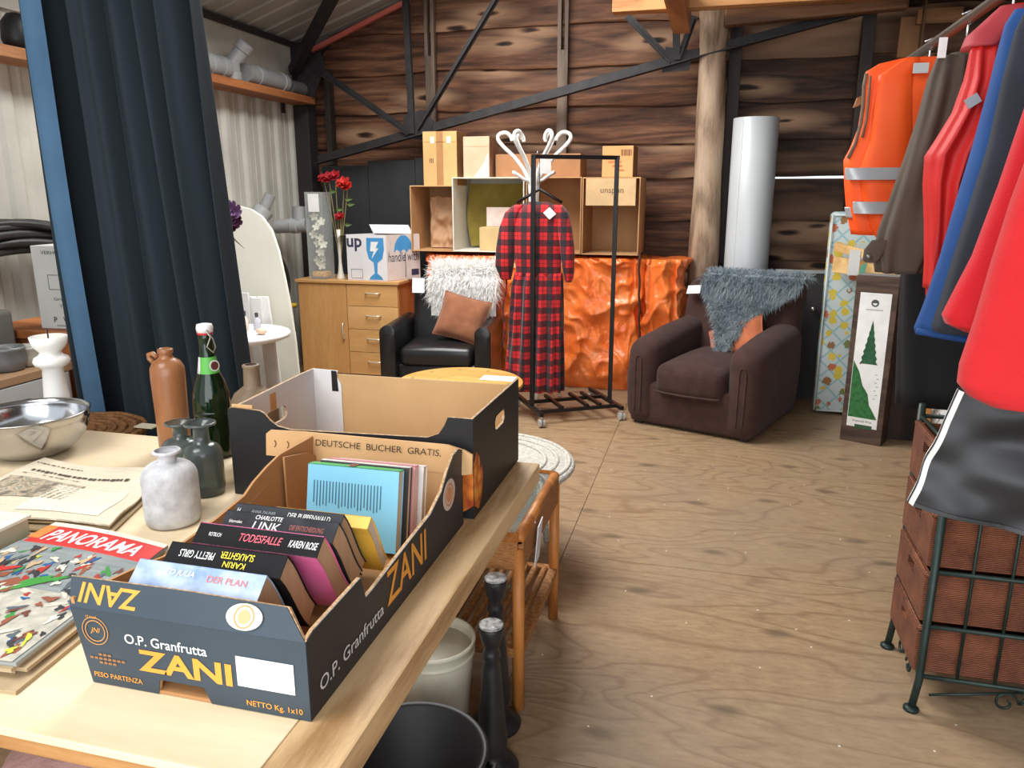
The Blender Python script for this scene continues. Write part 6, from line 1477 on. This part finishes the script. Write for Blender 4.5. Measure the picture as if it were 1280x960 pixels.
c0, c1 = at(1208, 131, y=rY-.108), at(1224, 121, y=rY-.108); MB().bar(c0, c1, .004, .022).build('reflective_patch', rb, ra)
hanger('wooden hanger inside the red jacket', rY, w=.06)
# blue coat, navy coat
bc = M((36, 80, 142), .8, col2=(30, 68, 126), scale=5); nv = M((42, 48, 58), .85, col2=(34, 39, 48), scale=5)
y_ = 1.94
co = thing('blue_coat', 'bright blue fleece coat edge between red jacket and navy coat', 'coat', (RX, y_, 1.15), 0, G)
gmx([(12, 1268), (30, 1256), (60, 1248), (110, 1236), (180, 1217), (250, 1196), (320, 1176), (380, 1156), (410, 1144), (418, 1146)], y_, .88, .045, 5, .06, .2).build('body', bc, co, smooth=True)
MB().tube([at(px, py, y=y_-.045) for px, py in ((1146, 413), (1165, 418), (1200, 424), (1230, 428))], .007, 6).build('hem', bc, co, smooth=True)
hanger('wooden hanger inside the blue coat', y_, w=.04)
y_ = 1.80
nc = thing('navy_coat', 'dark navy coat next to the blue fleece', 'coat', (RX, y_, 1.15), 0, G)
gmx([(-5, 1300), (15, 1280), (40, 1268), (100, 1252), (180, 1234), (250, 1212), (320, 1190), (380, 1172), (408, 1163), (414, 1165)], y_, .88, .055, 5, .08, 1.2).build('body', nv, nc, smooth=True)
hanger('wooden hanger inside the navy coat', y_, w=.04)
# red fleece
fl2 = M((196, 22, 30), .95, col2=(192, 28, 40), scale=8, bump=.2, bscale=300, sheen=.1); fl3 = M((198, 34, 38), .95, col2=(190, 27, 32), scale=8, bump=.2, bscale=300, sheen=.1)
y_ = 1.58
rf_ = thing('red_fleece', 'large red fleece pullover hanging nearest the camera', 'pullover', (RX, y_, 1.1), 0, G)
gm([(60, 1310, 1400), (130, 1284, 1390), (230, 1250, 1360), (320, 1216, 1330), (370, 1190, 1290), (394, 1178, 1262), (404, 1182, 1240), (412, 1200, 1232)], y_+.03, .05, 4, .06, .5, 56).build('sleeve', fl2, rf_, smooth=True)
gmx([(-40, 1370), (40, 1330), (120, 1300), (200, 1282), (250, 1263), (320, 1240), (400, 1216), (455, 1197), (478, 1194), (492, 1206), (503, 1228)], y_-.10, .90, .075, 5, .05, 1.9, top_in=.05).build('body', fl3, rf_, smooth=True)
hanger('wooden hanger inside the red fleece', y_, w=.04)
# black shorts
sh_m = M((44, 45, 48), .45, col2=(34, 35, 38), scale=5)
y_ = 1.72
so = thing('sports_shorts', 'black sports shorts with white side stripes over the basket stand', 'shorts', (RX, y_, .78), 0, G)
def shb(u, v):  # u across, v down
    pl_ = at(1200-63*v, 486+140*v, y=y_); x1_ = 1.02
    zb_l = pl_.z; x = pl_.x+(x1_-pl_.x)*u
    z = (1.10-(1.10-.86)*v) if False else pl_.z-(.10*u*v)
    return Vector((x, y_-.03-.03*math.sin(PI*u)+.012*noise.noise(Vector((u*5, v*4, 1)))*2, z))
m = MB(); m.grid(lambda u, v: shb(u, v), 40, 26); m.grid(lambda u, v: shb(u, v)+Vector((0, .045, 0)), 40, 26)
n_ = 26
MB().loft([[shb(0, j/n_) for j in range(n_+1)], [shb(0, j/n_)+Vector((-.004, .014, 0)) for j in range(n_+1)], [shb(0, j/n_)+Vector((-.005, .03, 0)) for j in range(n_+1)], [shb(0, j/n_)+Vector((0, .045, 0)) for j in range(n_+1)]], False, False).build('side_stripe', white_p, so, smooth=True, recalc=False)
m.build('body', sh_m, so, smooth=True)
MB().tube([shb(0, j/n_)+Vector((-.0055, .022, 0)) for j in range(n_+1)], .002, 5).build('stripe_line', sh_m, so)
MB().grid(lambda u, v: shb(u, .965+.03*v)+Vector((0, -.003, 0)), 30, 2).build('hem', M((56, 58, 60), .5), so, recalc=False)

# ================================================================== wicker baskets in a wrought iron stand
iron = M((46, 62, 58), .45, .4, col2=(34, 46, 43), scale=20)
t = NT('wicker_weave'); bw = t.n('ShaderNodeTexBrick'); t.l(t.mapped((1, 1, 1), (PI/2, 0, 0)), bw.inputs['Vector'])
wv1 = t.n('ShaderNodeTexWave', bands_direction='Z'); t.l(t.mapped((1, 1, 1)), wv1.inputs['Vector']); wv1.inputs['Scale'].default_value = 55; wv1.inputs['Distortion'].default_value = 3; wv1.inputs['Detail'].default_value = 3
nz = t.noise(t.mapped((1, 1, 1)), 14, 5, .6)
t.base(t.ramp(t.math('ADD', t.math('MULTIPLY', wv1.outputs['Fac'], .35), t.math('MULTIPLY', nz.outputs['Fac'], .7)), [(.25, (62, 30, 20)), (.5, (108, 58, 38)), (.8, (150, 92, 58))])); t.bump(wv1.outputs['Fac'], .6, .006)
WICK = t.set(.65)
BX, BY, BXe = .668, 2.24, 1.26; BYe = 2.58
st_ = thing('basket_stand', 'dark green wrought iron stand holding brown wicker baskets', 'basket stand', (.96, 2.41, 0))
for x, y in ((BX, BY), (BX, BYe), (BXe, BY), (BXe, BYe)):
    MB().tube([(x-.012 if x == BX else x+.012, y-.004, 0), (x, y, .10), (x, y, .86)], .011, 10).build('leg', iron, st_, smooth=True)
    MB().lathe([(.022, 0), (.022, .008), (.012, .014)], (x-.012 if x == BX else x+.012, y-.004, 0), 14).build('foot', iron, st_, smooth=True)
tiers = [.114, .278, .451, .635, .82]
for z in tiers:
    for y in (BY, BYe): MB().tube([(BX, y, z), (BXe, y, z)], .007, 8).build('side_rail', iron, st_, smooth=True)
    for x in (BX, BXe): MB().tube([(x, BY, z), (x, BYe, z)], .006, 8).build('end_rail', iron, st_, smooth=True)
for k in range(1, 6):
    x = BX+(BXe-BX)*k/6
    for y in (BY, BYe): MB().tube([(x, y, tiers[0]), (x, y, tiers[-1])], .0045, 6).build('wire', iron, st_, smooth=True)
def scroll(cx, cz, y, s): return [(cx+s*(.035*(1-i/26))*math.cos(i*.38), y, cz+(.035*(1-i/26))*math.sin(i*.38)) for i in range(20)]
for s, cx in ((1, .90), (-1, .975)): MB().tube(scroll(cx, .065, BY, s), .004, 6).build('scroll', iron, st_, smooth=True)
MB().tube([(.70, BY, .055), (.80, BY, .075), (.94, BY, .105)], .004, 6).build('scroll', iron, st_, smooth=True); MB().tube([(1.18, BY, .02), (1.08, BY, .07), (.94, BY, .105)], .004, 6).build('scroll', iron, st_, smooth=True)
for s, cy in ((1, BY+.12), (-1, BY+.22)): MB().tube([(BX, cy+s*(.03*(1-i/22))*math.cos(i*.4), .07+(.03*(1-i/22))*math.sin(i*.4)) for i in range(17)], .004, 6).build('scroll', iron, st_, smooth=True)
for i, (z0, z1) in enumerate(zip(tiers[:-1], tiers[1:])):
    lab = ['lowest brown wicker basket in the iron stand', 'second wicker basket from the floor in the iron stand', 'third wicker basket from the floor in the iron stand', 'top wicker basket half hidden by the black shorts'][i]
    dr_ = thing('storage_basket', lab, 'basket', (.96, 2.41, z0+.01), 0, 'wicker baskets in the iron stand')
    x0, x1, y0, y1, a, b = BX-.018, BXe-.02, BY+.014, BYe-.014, z0+.010, z1-.018
    hz0, hz1, hy0, hy1 = (a+b)/2+.02, b-.025, (y0+y1)/2-.035, (y0+y1)/2+.035
    m = MB(); m.box(x0, x0+.014, y0, hy0, a, b); m.box(x0, x0+.014, hy1, y1, a, b); m.box(x0, x0+.014, hy0, hy1, a, hz0); m.box(x0, x0+.014, hy0, hy1, hz1, b); m.build('front', WICK, dr_)
    MB().box(x0+.014, x1, y0, y0+.012, a, b).build('side', WICK, dr_); MB().box(x0+.014, x1, y1-.012, y1, a, b).build('side', WICK, dr_); MB().box(x1-.012, x1, y0+.012, y1-.012, a, b).build('back', WICK, dr_); MB().box(x0+.014, x1-.012, y0+.012, y1-.012, a, a+.012).build('bottom', WICK, dr_)
    MB().tube([(x0+.007, y0, b), (x0+.007, y1, b)], .009, 8).build('rim', WICK, dr_, smooth=True); MB().tube([(x0, y0+.006, b), (x1, y0+.006, b)], .009, 8).build('rim', WICK, dr_, smooth=True)
